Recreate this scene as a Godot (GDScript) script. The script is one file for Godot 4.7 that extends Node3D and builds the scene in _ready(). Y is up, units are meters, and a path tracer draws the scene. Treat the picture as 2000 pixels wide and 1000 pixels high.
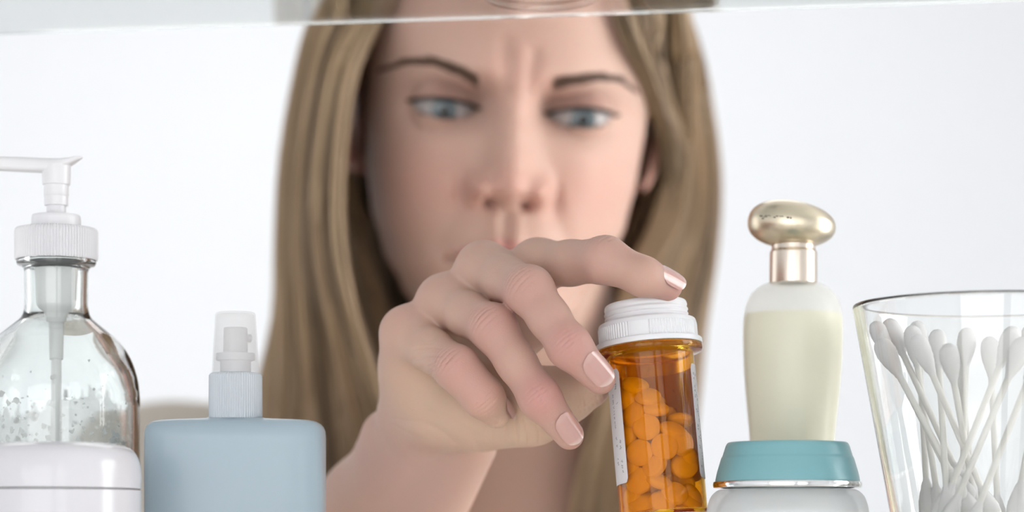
extends Node3D
# A woman reaching into an open-backed bathroom shelf for a pill bottle.
# y up, metres. The lens sits at (0, EYE, 0) and looks along -z.

const EYE := 1.40          # height of the lens over the floor
const FOC := 4800.0        # focal length in pixels of the 2000 x 1000 frame
const HORIZON := 1060.0    # pixel row of the lens height
const SHELF_Y := 1.3925    # top of the lower shelf
var rng := RandomNumberGenerator.new()
var names := {}
var M := {}

# ------------------------------------------------------------------ ready
func _ready() -> void:
	rng.seed = 7
	setup_camera()
	setup_world()
	make_materials()
	build_room()
	build_bounce_counter()
	build_shelf_unit()
	build_person()
	build_pill_bottle()
	build_pump_bottle()
	build_white_jar()
	build_spray_bottle()
	build_perfume()
	build_teal_jar()
	build_tumbler()
	build_top_bottles()

func setup_camera() -> void:
	var cam := Camera3D.new()
	cam.name = "camera"
	cam.projection = Camera3D.PROJECTION_FRUSTUM
	cam.keep_aspect = Camera3D.KEEP_HEIGHT
	cam.near = 0.05
	cam.far = 30.0
	cam.size = 0.05 * 1000.0 / FOC
	cam.frustum_offset = Vector2(0, 0.05 * (HORIZON - 500.0) / FOC)
	var at := CameraAttributesPhysical.new()
	at.frustum_focal_length = 85.0
	at.frustum_focus_distance = 0.905
	at.frustum_near = 0.05
	at.frustum_far = 30.0
	at.exposure_aperture = 85.0 / 18.0      # an 18 mm pupil
	at.exposure_shutter_speed = 100.0
	cam.attributes = at
	add_child(cam)
	cam.position = Vector3(0, EYE, 0)
	cam.current = true

func setup_world() -> void:
	var we := WorldEnvironment.new()
	we.name = "world_environment"
	var e := Environment.new()
	var sm := ProceduralSkyMaterial.new()
	sm.sky_top_color = Color(0.55, 0.68, 0.86)
	sm.sky_horizon_color = Color(0.85, 0.88, 0.92)
	sm.ground_bottom_color = Color(0.5, 0.5, 0.48)
	sm.ground_horizon_color = Color(0.8, 0.82, 0.84)
	var sky := Sky.new()
	sky.sky_material = sm
	e.background_mode = Environment.BG_SKY
	e.sky = sky
	e.tonemap_mode = Environment.TONE_MAPPER_LINEAR
	e.tonemap_exposure = 1.04
	e.sdfgi_enabled = true
	e.ssao_enabled = true
	e.ssil_enabled = true
	we.environment = e
	add_child(we)

const WINDOW_ENERGY := 1.95
const WINDOW_FRONT_ENERGY := 0.42
const ADDED_FILL_ENERGY := 1.4
const WINDOW_SIDE_ENERGY := 0.32
const CEILING_ENERGY := 0.15

# ------------------------------------------------------------------ helpers
func P(px: float, py: float, d: float) -> Vector3:
	return Vector3((px - 1000.0) * d / FOC, EYE + (HORIZON - py) * d / FOC, -d)

func numbered(called: String) -> String:
	if not names.has(called):
		names[called] = 0
		return called
	names[called] += 1
	return "%s_%03d" % [called, names[called]]

func thing(called: String, label: String, category: String, at := Vector3.ZERO, group := "") -> Node3D:
	var o := Node3D.new()
	o.name = numbered(called)
	add_child(o)
	o.position = at
	tag(o, label, category, group)
	return o

func tag(o: Node3D, label: String, category: String, group := "") -> void:
	o.set_meta("label", label)
	o.set_meta("category", category)
	if group != "":
		o.set_meta("group", group)

func part(called: String, mesh: Mesh, mat: Material, parent: Node3D, xf := Transform3D.IDENTITY) -> MeshInstance3D:
	var o := MeshInstance3D.new()
	var n := called
	var k := 0
	while parent.has_node(NodePath(n)):
		k += 1
		n = "%s_%03d" % [called, k]
	o.name = n if parent != self else numbered(called)
	o.mesh = mesh
	o.material_override = mat
	parent.add_child(o)
	o.transform = xf
	return o

func struct(called: String, mesh: Mesh, mat: Material, at := Vector3.ZERO) -> MeshInstance3D:
	var o := part(called, mesh, mat, self, Transform3D(Basis.IDENTITY, at))
	o.set_meta("kind", "structure")
	return o

class MB:
	var v := PackedVector3Array()
	var n := PackedVector3Array()
	var c := PackedColorArray()
	var uv := PackedVector2Array()
	var idx := PackedInt32Array()
	func add(p: Vector3, nn: Vector3, col := Color.WHITE, u := Vector2.ZERO) -> int:
		v.push_back(p); n.push_back(nn); c.push_back(col); uv.push_back(u)
		return v.size() - 1
	func tri(a: int, b: int, d: int) -> void:       # counter-clockwise seen from outside
		idx.push_back(a); idx.push_back(d); idx.push_back(b)
	func quad(a: int, b: int, d: int, e: int) -> void:
		tri(a, b, d); tri(a, d, e)
	func join(o: MB) -> void:
		var base := v.size()
		v.append_array(o.v); n.append_array(o.n); c.append_array(o.c); uv.append_array(o.uv)
		for i in o.idx:
			idx.push_back(i + base)
	func mesh() -> ArrayMesh:
		var arr := []
		arr.resize(Mesh.ARRAY_MAX)
		arr[Mesh.ARRAY_VERTEX] = v
		arr[Mesh.ARRAY_NORMAL] = n
		arr[Mesh.ARRAY_COLOR] = c
		arr[Mesh.ARRAY_TEX_UV] = uv
		arr[Mesh.ARRAY_INDEX] = idx
		var m := ArrayMesh.new()
		m.add_surface_from_arrays(Mesh.PRIMITIVE_TRIANGLES, arr)
		return m

# corners [r, y, fillet] -> a profile with rounded corners
func fillet(pts: Array, steps := 6) -> PackedVector2Array:
	var out := PackedVector2Array()
	for i in pts.size():
		var p := Vector2(pts[i][0], pts[i][1])
		var rad: float = pts[i][2] if pts[i].size() > 2 else 0.0
		if rad <= 0.0 or i == 0 or i == pts.size() - 1:
			out.push_back(p)
			continue
		var a := Vector2(pts[i - 1][0], pts[i - 1][1]) - p
		var b := Vector2(pts[i + 1][0], pts[i + 1][1]) - p
		var l := minf(rad, minf(a.length(), b.length()) * 0.49)
		var s := p + a.normalized() * l
		var t := p + b.normalized() * l
		for k in steps + 1:
			var u := float(k) / steps
			out.push_back(s.lerp(p, u).lerp(p.lerp(t, u), u))
	return out

# a turned shape; the outside is on the right of the profile's way (up the outside, down the inside)
func lathe(prof: PackedVector2Array, seg := 64, arc0 := 0.0, arc1 := TAU, ribs := 0, col := Color.WHITE, squash := 1.0, ribdepth := 0.0002) -> MB:
	var mb := MB.new()
	var m := prof.size()
	var segn := PackedVector2Array()
	for i in m - 1:
		var d := prof[i + 1] - prof[i]
		segn.push_back(Vector2(d.y, -d.x).normalized())
	for i in m - 1:
		var n0 := segn[i]
		var n1 := segn[i]
		if i > 0 and segn[i - 1].dot(segn[i]) > 0.75:
			n0 = (segn[i - 1] + segn[i]).normalized()
		if i < m - 2 and segn[i + 1].dot(segn[i]) > 0.75:
			n1 = (segn[i + 1] + segn[i]).normalized()
		var first := mb.v.size()
		for k in seg + 1:
			var th := arc0 + (arc1 - arc0) * k / seg
			var cs := cos(th)
			var sn := sin(th)
			for e in 2:
				var q: Vector2 = prof[i + e]
				var nn: Vector2 = n1 if e else n0
				var r := q.x
				var tilt := 0.0
				if ribs > 0 and nn.x > 0.5:
					# rounded grooves: depth and slope of a wave with this many ribs
					r += ribdepth * cos(th * ribs)
					tilt = ribdepth * ribs * sin(th * ribs) / maxf(q.x, 0.001)
				var nv := Vector3(nn.x * cs, nn.y, nn.x * sn * squash)
				if tilt != 0.0:
					nv = (nv + Vector3(-sn, 0, cs) * tilt).normalized()
				mb.add(Vector3(r * cs, q.y, r * sn * squash), nv, col, Vector2(float(k) / seg, q.y))
		for k in seg:
			var a := first + k * 2
			mb.quad(a, a + 1, a + 3, a + 2)
	return mb

func px_prof(pts: Array, k: float, y0: float, steps := 6) -> PackedVector2Array:
	# corners in [half width px, row px, fillet px] -> metres, y from row y0 up
	var q := []
	for p in pts:
		q.push_back([p[0] * k, (y0 - p[1]) * k, (p[2] if p.size() > 2 else 0.0) * k])
	return fillet(q, steps)

func tube(mb: MB, pts: PackedVector3Array, radii: PackedFloat32Array, sides := 8, col := Color.WHITE, caps := true) -> void:
	var n := pts.size()
	var base := mb.v.size()
	var up := Vector3.UP
	var t0 := (pts[1] - pts[0]).normalized()
	if absf(t0.dot(up)) > 0.9:
		up = Vector3.RIGHT
	var s := t0.cross(up).normalized()
	for i in n:
		var t := (pts[mini(i + 1, n - 1)] - pts[maxi(i - 1, 0)]).normalized()
		s = (s - t * s.dot(t)).normalized()
		var w := t.cross(s)
		for k in sides:
			var th := TAU * k / sides
			var d := s * cos(th) + w * sin(th)
			mb.add(pts[i] + d * radii[i], d, col)
	for i in n - 1:
		for k in sides:
			var k1 := (k + 1) % sides
			var a := base + i * sides
			mb.quad(a + k, a + k1, a + sides + k1, a + sides + k)
	if caps:
		for e in 2:
			var i := 0 if e == 0 else n - 1
			var t := (pts[1] - pts[0]).normalized() if e == 0 else (pts[n - 1] - pts[n - 2]).normalized()
			var cn := -t if e == 0 else t
			var ring := []
			for k in sides:
				ring.push_back(mb.add(mb.v[base + i * sides + k], cn, col))
			for k in range(1, sides - 1):
				if e == 0:
					mb.tri(ring[0], ring[k + 1], ring[k])
				else:
					mb.tri(ring[0], ring[k], ring[k + 1])

func box(size: Vector3, bevel := 0.0) -> Mesh:
	if bevel <= 0.0:
		var b := BoxMesh.new()
		b.size = size
		return b
	var mb := MB.new()
	var h := size * 0.5
	var i := h - Vector3.ONE * bevel
	for ax in 3:
		for sg: float in [-1.0, 1.0]:
			var u := (ax + 1) % 3
			var w := (ax + 2) % 3
			var f := []
			for q in [[-1, -1], [1, -1], [1, 1], [-1, 1]]:
				var p := Vector3()
				p[ax] = sg * h[ax]
				p[u] = q[0] * i[u]
				p[w] = q[1] * i[w]
				var nn := Vector3()
				nn[ax] = sg
				f.push_back(mb.add(p, nn))
			if sg > 0:
				mb.quad(f[0], f[1], f[2], f[3])
			else:
				mb.quad(f[3], f[2], f[1], f[0])
	# edges
	for ax in 3:
		var u := (ax + 1) % 3
		var w := (ax + 2) % 3
		for su: float in [-1.0, 1.0]:
			for sw: float in [-1.0, 1.0]:
				var f := []
				var nn := Vector3()
				nn[u] = su
				nn[w] = sw
				nn = nn.normalized()
				for q in [[0, -1], [0, 1], [1, 1], [1, -1]]:
					var p := Vector3()
					p[ax] = q[1] * i[ax]
					p[u] = su * (h[u] if q[0] == 0 else i[u])
					p[w] = sw * (i[w] if q[0] == 0 else h[w])
					f.push_back(mb.add(p, nn))
				var cr := (mb.v[f[1]] - mb.v[f[0]]).cross(mb.v[f[2]] - mb.v[f[0]])
				if cr.dot(nn) > 0:
					mb.quad(f[0], f[1], f[2], f[3])
				else:
					mb.quad(f[3], f[2], f[1], f[0])
	# corners
	for sx: float in [-1.0, 1.0]:
		for sy: float in [-1.0, 1.0]:
			for sz: float in [-1.0, 1.0]:
				var nn := Vector3(sx, sy, sz).normalized()
				var a := mb.add(Vector3(sx * h.x, sy * i.y, sz * i.z), nn)
				var b := mb.add(Vector3(sx * i.x, sy * h.y, sz * i.z), nn)
				var d := mb.add(Vector3(sx * i.x, sy * i.y, sz * h.z), nn)
				if sx * sy * sz > 0:
					mb.tri(a, b, d)
				else:
					mb.tri(a, d, b)
	return mb.mesh()

func catmull(pts: Array, steps: int) -> PackedVector3Array:
	var out := PackedVector3Array()
	var n := pts.size()
	for i in n - 1:
		var p0: Vector3 = pts[maxi(i - 1, 0)]
		var p1: Vector3 = pts[i]
		var p2: Vector3 = pts[i + 1]
		var p3: Vector3 = pts[mini(i + 2, n - 1)]
		for k in steps:
			out.push_back(p1.cubic_interpolate(p2, p0, p3, float(k) / steps))
	out.push_back(pts[n - 1])
	return out

func lerp_table(t: Array, x: float) -> float:
	if x <= t[0][0]:
		return t[0][1]
	for i in t.size() - 1:
		if x <= t[i + 1][0]:
			var u: float = (x - t[i][0]) / (t[i + 1][0] - t[i][0])
			u = u * u * (3.0 - 2.0 * u) * 0.5 + u * 0.5
			return lerpf(t[i][1], t[i + 1][1], u)
	return t[t.size() - 1][1]

# ------------------------------------------------------------------ materials
func mat(col: Color, rough := 0.5, metal := 0.0) -> StandardMaterial3D:
	var m := StandardMaterial3D.new()
	m.albedo_color = col
	m.roughness = rough
	m.metallic = metal
	return m

func glass(col: Color, ior := 1.5, rough := 0.0, body := 0.0) -> StandardMaterial3D:
	var m := StandardMaterial3D.new()
	m.albedo_color = Color(col.r, col.g, col.b, body)
	m.transparency = BaseMaterial3D.TRANSPARENCY_ALPHA
	m.refraction_enabled = true
	m.refraction_scale = (ior - 1.0) / 10.0
	m.roughness = rough
	return m

func noise_tex(freq: float, type := FastNoiseLite.TYPE_SIMPLEX_SMOOTH, size := 512, octaves := 3, sd := 3) -> NoiseTexture2D:
	var f := FastNoiseLite.new()
	f.noise_type = type
	f.frequency = freq
	f.fractal_octaves = octaves
	f.seed = sd
	var t := NoiseTexture2D.new()
	t.width = size
	t.height = size
	t.seamless = true
	t.noise = f
	return t

func make_materials() -> void:
	M.wall = mat(Color(0.93, 0.938, 0.95), 0.9)
	M.ceiling = mat(Color(0.94, 0.94, 0.94), 0.95)
	M.floor = mat(Color(0.84, 0.83, 0.82), 0.5)
	M.chrome = mat(Color(0.9, 0.9, 0.9), 0.12, 1.0)
	M.frame = mat(Color(0.9, 0.9, 0.9), 0.4)
	M.pane = mat(Color(0.9, 0.96, 0.94, 0.05), 0.05)
	M.pane.transparency = BaseMaterial3D.TRANSPARENCY_ALPHA
	M.shelf_glass = glass(Color(0.90, 0.915, 0.91), 1.5)
	var sk := mat(Color(1, 1, 1), 0.55)
	sk.metallic_specular = 0.4
	sk.vertex_color_use_as_albedo = true
	sk.subsurf_scatter_enabled = true
	sk.subsurf_scatter_strength = 0.22
	sk.heightmap_enabled = true
	sk.heightmap_texture = noise_tex(0.05, FastNoiseLite.TYPE_CELLULAR, 512, 2)
	sk.heightmap_scale = 0.006
	sk.uv1_triplanar = true
	sk.uv1_scale = Vector3(45, 45, 45)
	M.skin = sk
	var nail := mat(Color(0.85, 0.69, 0.66), 0.18)
	nail.vertex_color_use_as_albedo = true
	nail.clearcoat_enabled = true
	nail.clearcoat = 0.6
	nail.clearcoat_roughness = 0.1
	M.nail = nail
	var hair := mat(Color(1, 1, 1), 0.38)
	hair.vertex_color_use_as_albedo = true
	M.hair = hair
	M.brow = mat(Color(0.36, 0.265, 0.21), 0.6)
	M.lash = mat(Color(0.09, 0.07, 0.07), 0.6)
	M.sclera = mat(Color(0.66, 0.63, 0.62), 0.2)
	M.iris = mat(Color(0.36, 0.40, 0.415), 0.12)
	M.pupil = mat(Color(0.02, 0.02, 0.025), 0.06)
	M.shirt = mat(Color(0.72, 0.69, 0.65), 0.9)
	M.trousers = mat(Color(0.25, 0.27, 0.33), 0.9)
	M.shoe = mat(Color(0.12, 0.11, 0.11), 0.5)
	var wp := mat(Color(0.90, 0.897, 0.91), 0.28)
	M.white_plastic = wp
	M.orange = glass(Color(0.975, 0.80, 0.29), 1.36)
	M.orange.metallic_specular = 0.36
	M.orange.backlight_enabled = true
	M.orange.backlight = Color(0.44, 0.165, 0.02)
	M.pill = mat(Color(1.0, 0.95, 0.2), 0.55)

# ------------------------------------------------------------------ room
func area_light(called: String, parent: Node3D, size: Vector2, energy: float, col: Color, xf: Transform3D) -> void:
	var l := AreaLight3D.new()
	l.name = called
	l.area_size = size
	l.light_energy = energy
	l.light_color = col
	l.shadow_enabled = true
	l.area_range = 12.0
	l.area_attenuation = 2.0
	parent.add_child(l)
	l.transform = xf

func build_room() -> void:
	var x0 := -1.9
	var x1 := 1.6
	var z0 := -3.2
	var z1 := 1.9
	var h := 2.5
	var cx := (x0 + x1) / 2
	var cz := (z0 + z1) / 2
	var t := 0.12
	struct("floor", box(Vector3(x1 - x0 + 2 * t, t, z1 - z0 + 2 * t)), M.floor, Vector3(cx, -t / 2, cz))
	struct("ceiling", box(Vector3(x1 - x0 + 2 * t, t, z1 - z0 + 2 * t)), M.ceiling, Vector3(cx, h + t / 2, cz))
	struct("wall_back", box(Vector3(x1 - x0, h, t)), M.wall, Vector3(cx, h / 2, z0 - t / 2))
	struct("wall_left", box(Vector3(t, h, z1 - z0 + 2 * t)), M.wall, Vector3(x0 - t / 2, h / 2, cz))
	struct("wall_right", box(Vector3(t, h, z1 - z0 + 2 * t)), M.wall, Vector3(x1 + t / 2, h / 2, cz))
	struct("wall_front", box(Vector3(x1 - x0, h, t)), M.wall, Vector3(cx, h / 2, z1 + t / 2))
	# window on the right, beside the face; a narrow one behind the lens, and an added wide fill light beside it
	window_unit("window_1", Vector3(x1, 1.3, -0.9), Basis(Vector3.UP, -PI / 2), Vector2(0.8, 1.9), WINDOW_ENERGY, Color(1, 1, 1))
	window_unit("window_2", Vector3(0.95, 1.25, z1), Basis(Vector3.UP, PI), Vector2(0.75, 2.0), WINDOW_FRONT_ENERGY, Color(1, 1, 1))
	window_unit("added_fill_window_3", Vector3(-0.72, 1.2, z1), Basis(Vector3.UP, PI), Vector2(2.0, 2.0), ADDED_FILL_ENERGY, Color(1, 1, 1))
	window_unit("window_4", Vector3(x0, 1.4, -1.75), Basis(Vector3.UP, PI / 2), Vector2(1.0, 1.6), WINDOW_SIDE_ENERGY, Color(1, 1, 1))
	# unseen ceiling panel, added to brighten the back wall
	var c := thing("added_ceiling_light", "square white ceiling light panel added out of view to brighten the back wall", "ceiling light", Vector3(-0.15, h, -2.35))
	part("housing", box(Vector3(1.3, 0.05, 0.7), 0.006), M.frame, c, Transform3D(Basis.IDENTITY, Vector3(0, -0.025, 0)))
	var em := mat(Color(0.9, 0.9, 0.9), 0.6)
	em.emission_enabled = true
	em.emission = Color(1, 1, 1)
	em.emission_energy_multiplier = 1.5
	part("diffuser", box(Vector3(1.2, 0.01, 0.6), 0.002), em, c, Transform3D(Basis.IDENTITY, Vector3(0, -0.054, 0)))
	area_light("panel_light", c, Vector2(1.2, 0.6), CEILING_ENERGY, Color(1, 1, 1), Transform3D(Basis(Vector3.RIGHT, -PI / 2), Vector3(0, -0.064, 0)))

func window_unit(called: String, at: Vector3, b: Basis, size: Vector2, energy: float, col: Color) -> void:
	# b.z points away from the room's wall face INTO the wall; light leaves along -b.z ... here +z of the node faces the wall
	var w := Node3D.new()
	w.name = called
	w.set_meta("kind", "structure")
	add_child(w)
	w.transform = Transform3D(b, at)
	# node axes: -z looks out through the wall, +z looks into the room
	var fw := 0.05
	for s: float in [-1.0, 1.0]:
		part("window_frame", box(Vector3(fw, size.y + 2 * fw, 0.05), 0.004), M.frame, w, Transform3D(Basis.IDENTITY, Vector3(s * (size.x + fw) / 2, 0, 0.025)))
		part("window_frame", box(Vector3(size.x, fw, 0.05), 0.004), M.frame, w, Transform3D(Basis.IDENTITY, Vector3(0, s * (size.y + fw) / 2, 0.025)))
	var em := mat(Color(0.9, 0.9, 0.9), 0.5)
	em.emission_enabled = true
	em.emission = col
	em.emission_energy_multiplier = minf(PI * energy / (size.x * size.y), 2.5)
	part("window_pane", box(Vector3(size.x, size.y, 0.01)), em, w, Transform3D(Basis.IDENTITY, Vector3(0, 0, 0.006)))
	area_light("window_light", w, size, energy, col, Transform3D(Basis(Vector3.UP, PI), Vector3(0, 0, 0.02)))

func build_shelf_unit() -> void:
	var s := thing("shelf_unit", "open-backed bathroom shelf holding the bottles, with two clear glass shelves", "shelf", Vector3(0, 0, -0.885))
	s.rotation.y = deg_to_rad(-8.5)
	part("bottom_shelf", box(Vector3(0.78, 0.008, 0.235), 0.001), M.pane, s, Transform3D(Basis.IDENTITY, Vector3(0, SHELF_Y - 0.004, 0)))
	part("glass_shelf", box(Vector3(0.78, 0.0045, 0.20), 0.0003), M.shelf_glass, s, Transform3D(Basis.IDENTITY, Vector3(0, EYE + 0.2097 + 0.00225, 0.003)))
	var mb := MB.new()
	tube(mb, PackedVector3Array([Vector3(0, 0, 0), Vector3(0, 0.80, 0)]), PackedFloat32Array([0.006, 0.006]), 16)
	var pm := mb.mesh()
	for sx: float in [-1.0, 1.0]:
		for sz: float in [-1.0, 1.0]:
			part("post", pm, M.chrome, s, Transform3D(Basis.IDENTITY, Vector3(sx * 0.396, 0.86, sz * 0.09)))

# counter added under the shelf as a bounce surface: out of the frame, it throws the windows' light up at the hand and the face
func build_bounce_counter() -> void:
	var v := thing("added_bounce_counter", "cream counter added out of view to bounce light up, carrying the open shelf", "counter", Vector3(0.1, 0, -0.62))
	part("countertop", box(Vector3(2.2, 0.04, 1.0), 0.006), mat(Color(0.94, 0.91, 0.86), 0.35), v, Transform3D(Basis.IDENTITY, Vector3(0, 0.84, 0)))
	part("cabinet_body", box(Vector3(2.1, 0.80, 0.9), 0.004), M.frame, v, Transform3D(Basis.IDENTITY, Vector3(0, 0.41, 0.02)))
	for i in 4:
		var dr := part("door", box(Vector3(0.50, 0.70, 0.018), 0.003), M.frame, v, Transform3D(Basis.IDENTITY, Vector3(-0.78 + i * 0.52, 0.42, -0.439)))
		part("knob", lathe(fillet([[0.005, 0], [0.005, 0.012, 0.002], [0.012, 0.016, 0.003], [0.012, 0.024, 0.004], [0, 0.026]]), 20).mesh(), M.chrome, dr, Transform3D(Basis(Vector3.RIGHT, -PI / 2), Vector3(0.19 if i % 2 == 0 else -0.19, 0.1, -0.009)))

# ------------------------------------------------------------------ signed-distance bodies
class Field:
	var A := PackedVector3Array()
	var AB := PackedVector3Array()
	var IL := PackedFloat32Array()
	var RA := PackedFloat32Array()
	var DR := PackedFloat32Array()
	var G := PackedInt32Array()
	var K := PackedFloat32Array()       # blend inside each group
	var KB := 0.005                     # blend of a finger into the palm
	var ngroups := 1
	# creases: centre, axis, across, reach, amplitude, wavelength
	var CC := PackedVector3Array()
	var CAX := PackedVector3Array()
	var CN := PackedVector3Array()
	var CR := PackedFloat32Array()
	var CAMP := PackedFloat32Array()
	var CWL := PackedFloat32Array()
	var CRY := PackedFloat32Array()
	func bone(a: Vector3, b: Vector3, ra: float, rb: float, g := 0) -> void:
		A.push_back(a); AB.push_back(b - a)
		IL.push_back(1.0 / maxf((b - a).length_squared(), 1e-9))
		RA.push_back(ra); DR.push_back(rb - ra); G.push_back(g)
	func crease(c: Vector3, axis: Vector3, nrm: Vector3, reach: float, across: float, amp: float, wl: float) -> void:
		CC.push_back(c); CAX.push_back(axis.normalized()); CN.push_back(nrm.normalized())
		CR.push_back(reach); CRY.push_back(across); CAMP.push_back(amp); CWL.push_back(wl)
	func near(p: Vector3, reach: float) -> PackedInt32Array:
		var out := PackedInt32Array()
		for i in A.size():
			var t := clampf((p - A[i]).dot(AB[i]) * IL[i], 0.0, 1.0)
			if (p - A[i] - AB[i] * t).length() - RA[i] - DR[i] * t < reach:
				out.push_back(i)
		return out
	func near_creases(p: Vector3, reach: float) -> PackedInt32Array:
		var out := PackedInt32Array()
		for i in CC.size():
			if (p - CC[i]).length() < maxf(CR[i], CRY[i]) * 2.2 + reach:
				out.push_back(i)
		return out
	func sdf(p: Vector3, ids: PackedInt32Array) -> float:
		var base := 1.0
		var fing := 1.0
		var cur := -1
		var d := 1.0
		# bones are sorted by group
		for i in ids:
			var pa := p - A[i]
			var ab := AB[i]
			var t := clampf(pa.dot(ab) * IL[i], 0.0, 1.0)
			var e := (pa - ab * t).length() - RA[i] - DR[i] * t
			var g := G[i]
			if g != cur:
				if cur == 0:
					base = d
				elif cur > 0:
					var h0 := maxf(0.0016 - absf(d - fing), 0.0)
					fing = minf(fing, d) - h0 * h0 * 156.0
				cur = g
				d = e
			else:
				var k := K[g]
				var h := maxf(k - absf(d - e), 0.0)
				d = minf(d, e) - h * h * 0.25 / k
		if cur == 0:
			base = d
		elif cur > 0:
			var h1 := maxf(0.0016 - absf(d - fing), 0.0)
			fing = minf(fing, d) - h1 * h1 * 156.0
		var h2 := maxf(KB - absf(fing - base), 0.0)
		return minf(fing, base) - h2 * h2 * 0.25 / KB
	func wrinkle(p: Vector3, ids: PackedInt32Array) -> float:
		var s := 0.0
		for i in ids:
			var q := p - CC[i]
			var x := q.dot(CAX[i])
			var nz := q.dot(CN[i])
			var y := (q - CAX[i] * x - CN[i] * nz).length()
			var f := exp(-(x * x) / (CR[i] * CR[i]) - (y * y) / (CRY[i] * CRY[i]) - minf(nz, 0.0) * minf(nz, 0.0) / 2.5e-5)
			if f > 0.02:
				var bend := x + 18.0 * y * y * (1.0 if x > 0.0 else -1.0) * clampf(absf(x) / 0.002, 0.0, 1.0)
				var w := absf(fposmod(bend / CWL[i] + 0.5, 1.0) - 0.5) * CWL[i]
				s += CAMP[i] * f * exp(-w * w / (CWL[i] * CWL[i] * 0.03))
		return s
	func value(p: Vector3, ids: PackedInt32Array, cids: PackedInt32Array) -> float:
		var d := sdf(p, ids)
		return d + wrinkle(p, cids) if cids.size() else d

func nets(f: Field, lo: Vector3, hi: Vector3, cell: float, paint: int, blend_reach := 0.034) -> MB:
	var mb := MB.new()
	var nb := 8
	var bs := cell * nb
	var cnt := Vector3i(ceili((hi.x - lo.x) / bs), ceili((hi.y - lo.y) / bs), ceili((hi.z - lo.z) / bs))
	var N := cnt * nb
	var cells := {}            # cell key -> vertex
	var half := bs * 0.8661
	var edges := []            # crossed edges: [key cell, axis, sign]
	var n1 := nb + 1
	var val := PackedFloat32Array()
	val.resize(n1 * n1 * n1)
	var sx := N.y * N.z
	var eps := cell * 0.35
	var seam := {}             # values on the faces that blocks share, so that neighbours agree
	for bx in cnt.x:
		for by in cnt.y:
			for bz in cnt.z:
				var o := lo + Vector3(bx, by, bz) * bs
				var c := o + Vector3.ONE * bs * 0.5
				var ids := f.near(c, half + blend_reach)
				if ids.is_empty():
					continue
				if absf(f.sdf(c, ids)) > half + 0.002:
					continue
				var cids := f.near_creases(c, half)
				var q := 0
				for i in n1:
					for j in n1:
						for k in n1:
							if i % nb == 0 or j % nb == 0 or k % nb == 0:
								var ck := ((bx * nb + i) * (N.y + 1) + by * nb + j) * (N.z + 1) + bz * nb + k
								if not seam.has(ck):
									seam[ck] = f.value(lo + Vector3(bx * nb + i, by * nb + j, bz * nb + k) * cell, ids, cids)
								val[q] = seam[ck]
							else:
								val[q] = f.value(lo + Vector3(bx * nb + i, by * nb + j, bz * nb + k) * cell, ids, cids)
							q += 1
				for i in nb:
					for j in nb:
						for k in nb:
							var q0 := (i * n1 + j) * n1 + k
							var v000 := val[q0]
							var v001 := val[q0 + 1]
							var v010 := val[q0 + n1]
							var v011 := val[q0 + n1 + 1]
							var q1 := q0 + n1 * n1
							var v100 := val[q1]
							var v101 := val[q1 + 1]
							var v110 := val[q1 + n1]
							var v111 := val[q1 + n1 + 1]
							var m := int(v000 < 0) + int(v001 < 0) + int(v010 < 0) + int(v011 < 0) + int(v100 < 0) + int(v101 < 0) + int(v110 < 0) + int(v111 < 0)
							if m == 0 or m == 8:
								continue
							var s := Vector3.ZERO
							var w := 0
							if (v000 < 0) != (v001 < 0): s += Vector3(0, 0, v000 / (v000 - v001)); w += 1
							if (v010 < 0) != (v011 < 0): s += Vector3(0, 1, v010 / (v010 - v011)); w += 1
							if (v100 < 0) != (v101 < 0): s += Vector3(1, 0, v100 / (v100 - v101)); w += 1
							if (v110 < 0) != (v111 < 0): s += Vector3(1, 1, v110 / (v110 - v111)); w += 1
							if (v000 < 0) != (v010 < 0): s += Vector3(0, v000 / (v000 - v010), 0); w += 1
							if (v001 < 0) != (v011 < 0): s += Vector3(0, v001 / (v001 - v011), 1); w += 1
							if (v100 < 0) != (v110 < 0): s += Vector3(1, v100 / (v100 - v110), 0); w += 1
							if (v101 < 0) != (v111 < 0): s += Vector3(1, v101 / (v101 - v111), 1); w += 1
							if (v000 < 0) != (v100 < 0): s += Vector3(v000 / (v000 - v100), 0, 0); w += 1
							if (v001 < 0) != (v101 < 0): s += Vector3(v001 / (v001 - v101), 0, 1); w += 1
							if (v010 < 0) != (v110 < 0): s += Vector3(v010 / (v010 - v110), 1, 0); w += 1
							if (v011 < 0) != (v111 < 0): s += Vector3(v011 / (v011 - v111), 1, 1); w += 1
							var p := o + (Vector3(i, j, k) + s / w) * cell
							var gx := f.value(p + Vector3(eps, 0, 0), ids, cids) - f.value(p - Vector3(eps, 0, 0), ids, cids)
							var gy := f.value(p + Vector3(0, eps, 0), ids, cids) - f.value(p - Vector3(0, eps, 0), ids, cids)
							var gz := f.value(p + Vector3(0, 0, eps), ids, cids) - f.value(p - Vector3(0, 0, eps), ids, cids)
							var nn := Vector3(gx, gy, gz).normalized()
							var key := ((bx * nb + i) * N.y + by * nb + j) * N.z + bz * nb + k
							cells[key] = mb.add(p, nn, hand_paint(p, nn) if paint == 1 else (SKIN_COLOR if paint == 2 else Color.WHITE))
							if (v000 < 0) != (v100 < 0): edges.push_back([key, 0, v000 < 0])
							if (v000 < 0) != (v010 < 0): edges.push_back([key, 1, v000 < 0])
							if (v000 < 0) != (v001 < 0): edges.push_back([key, 2, v000 < 0])
	var st := [sx, N.z, 1]
	for e in edges:
		var ax: int = e[1]
		var u: int = st[(ax + 1) % 3]
		var w: int = st[(ax + 2) % 3]
		var k0: int = e[0]
		if not (cells.has(k0 - u) and cells.has(k0 - w) and cells.has(k0 - u - w)):
			continue
		if e[2]:
			mb.quad(cells[k0 - u - w], cells[k0 - w], cells[k0], cells[k0 - u])
		else:
			mb.quad(cells[k0 - u - w], cells[k0 - u], cells[k0], cells[k0 - w])
	return mb

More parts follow.
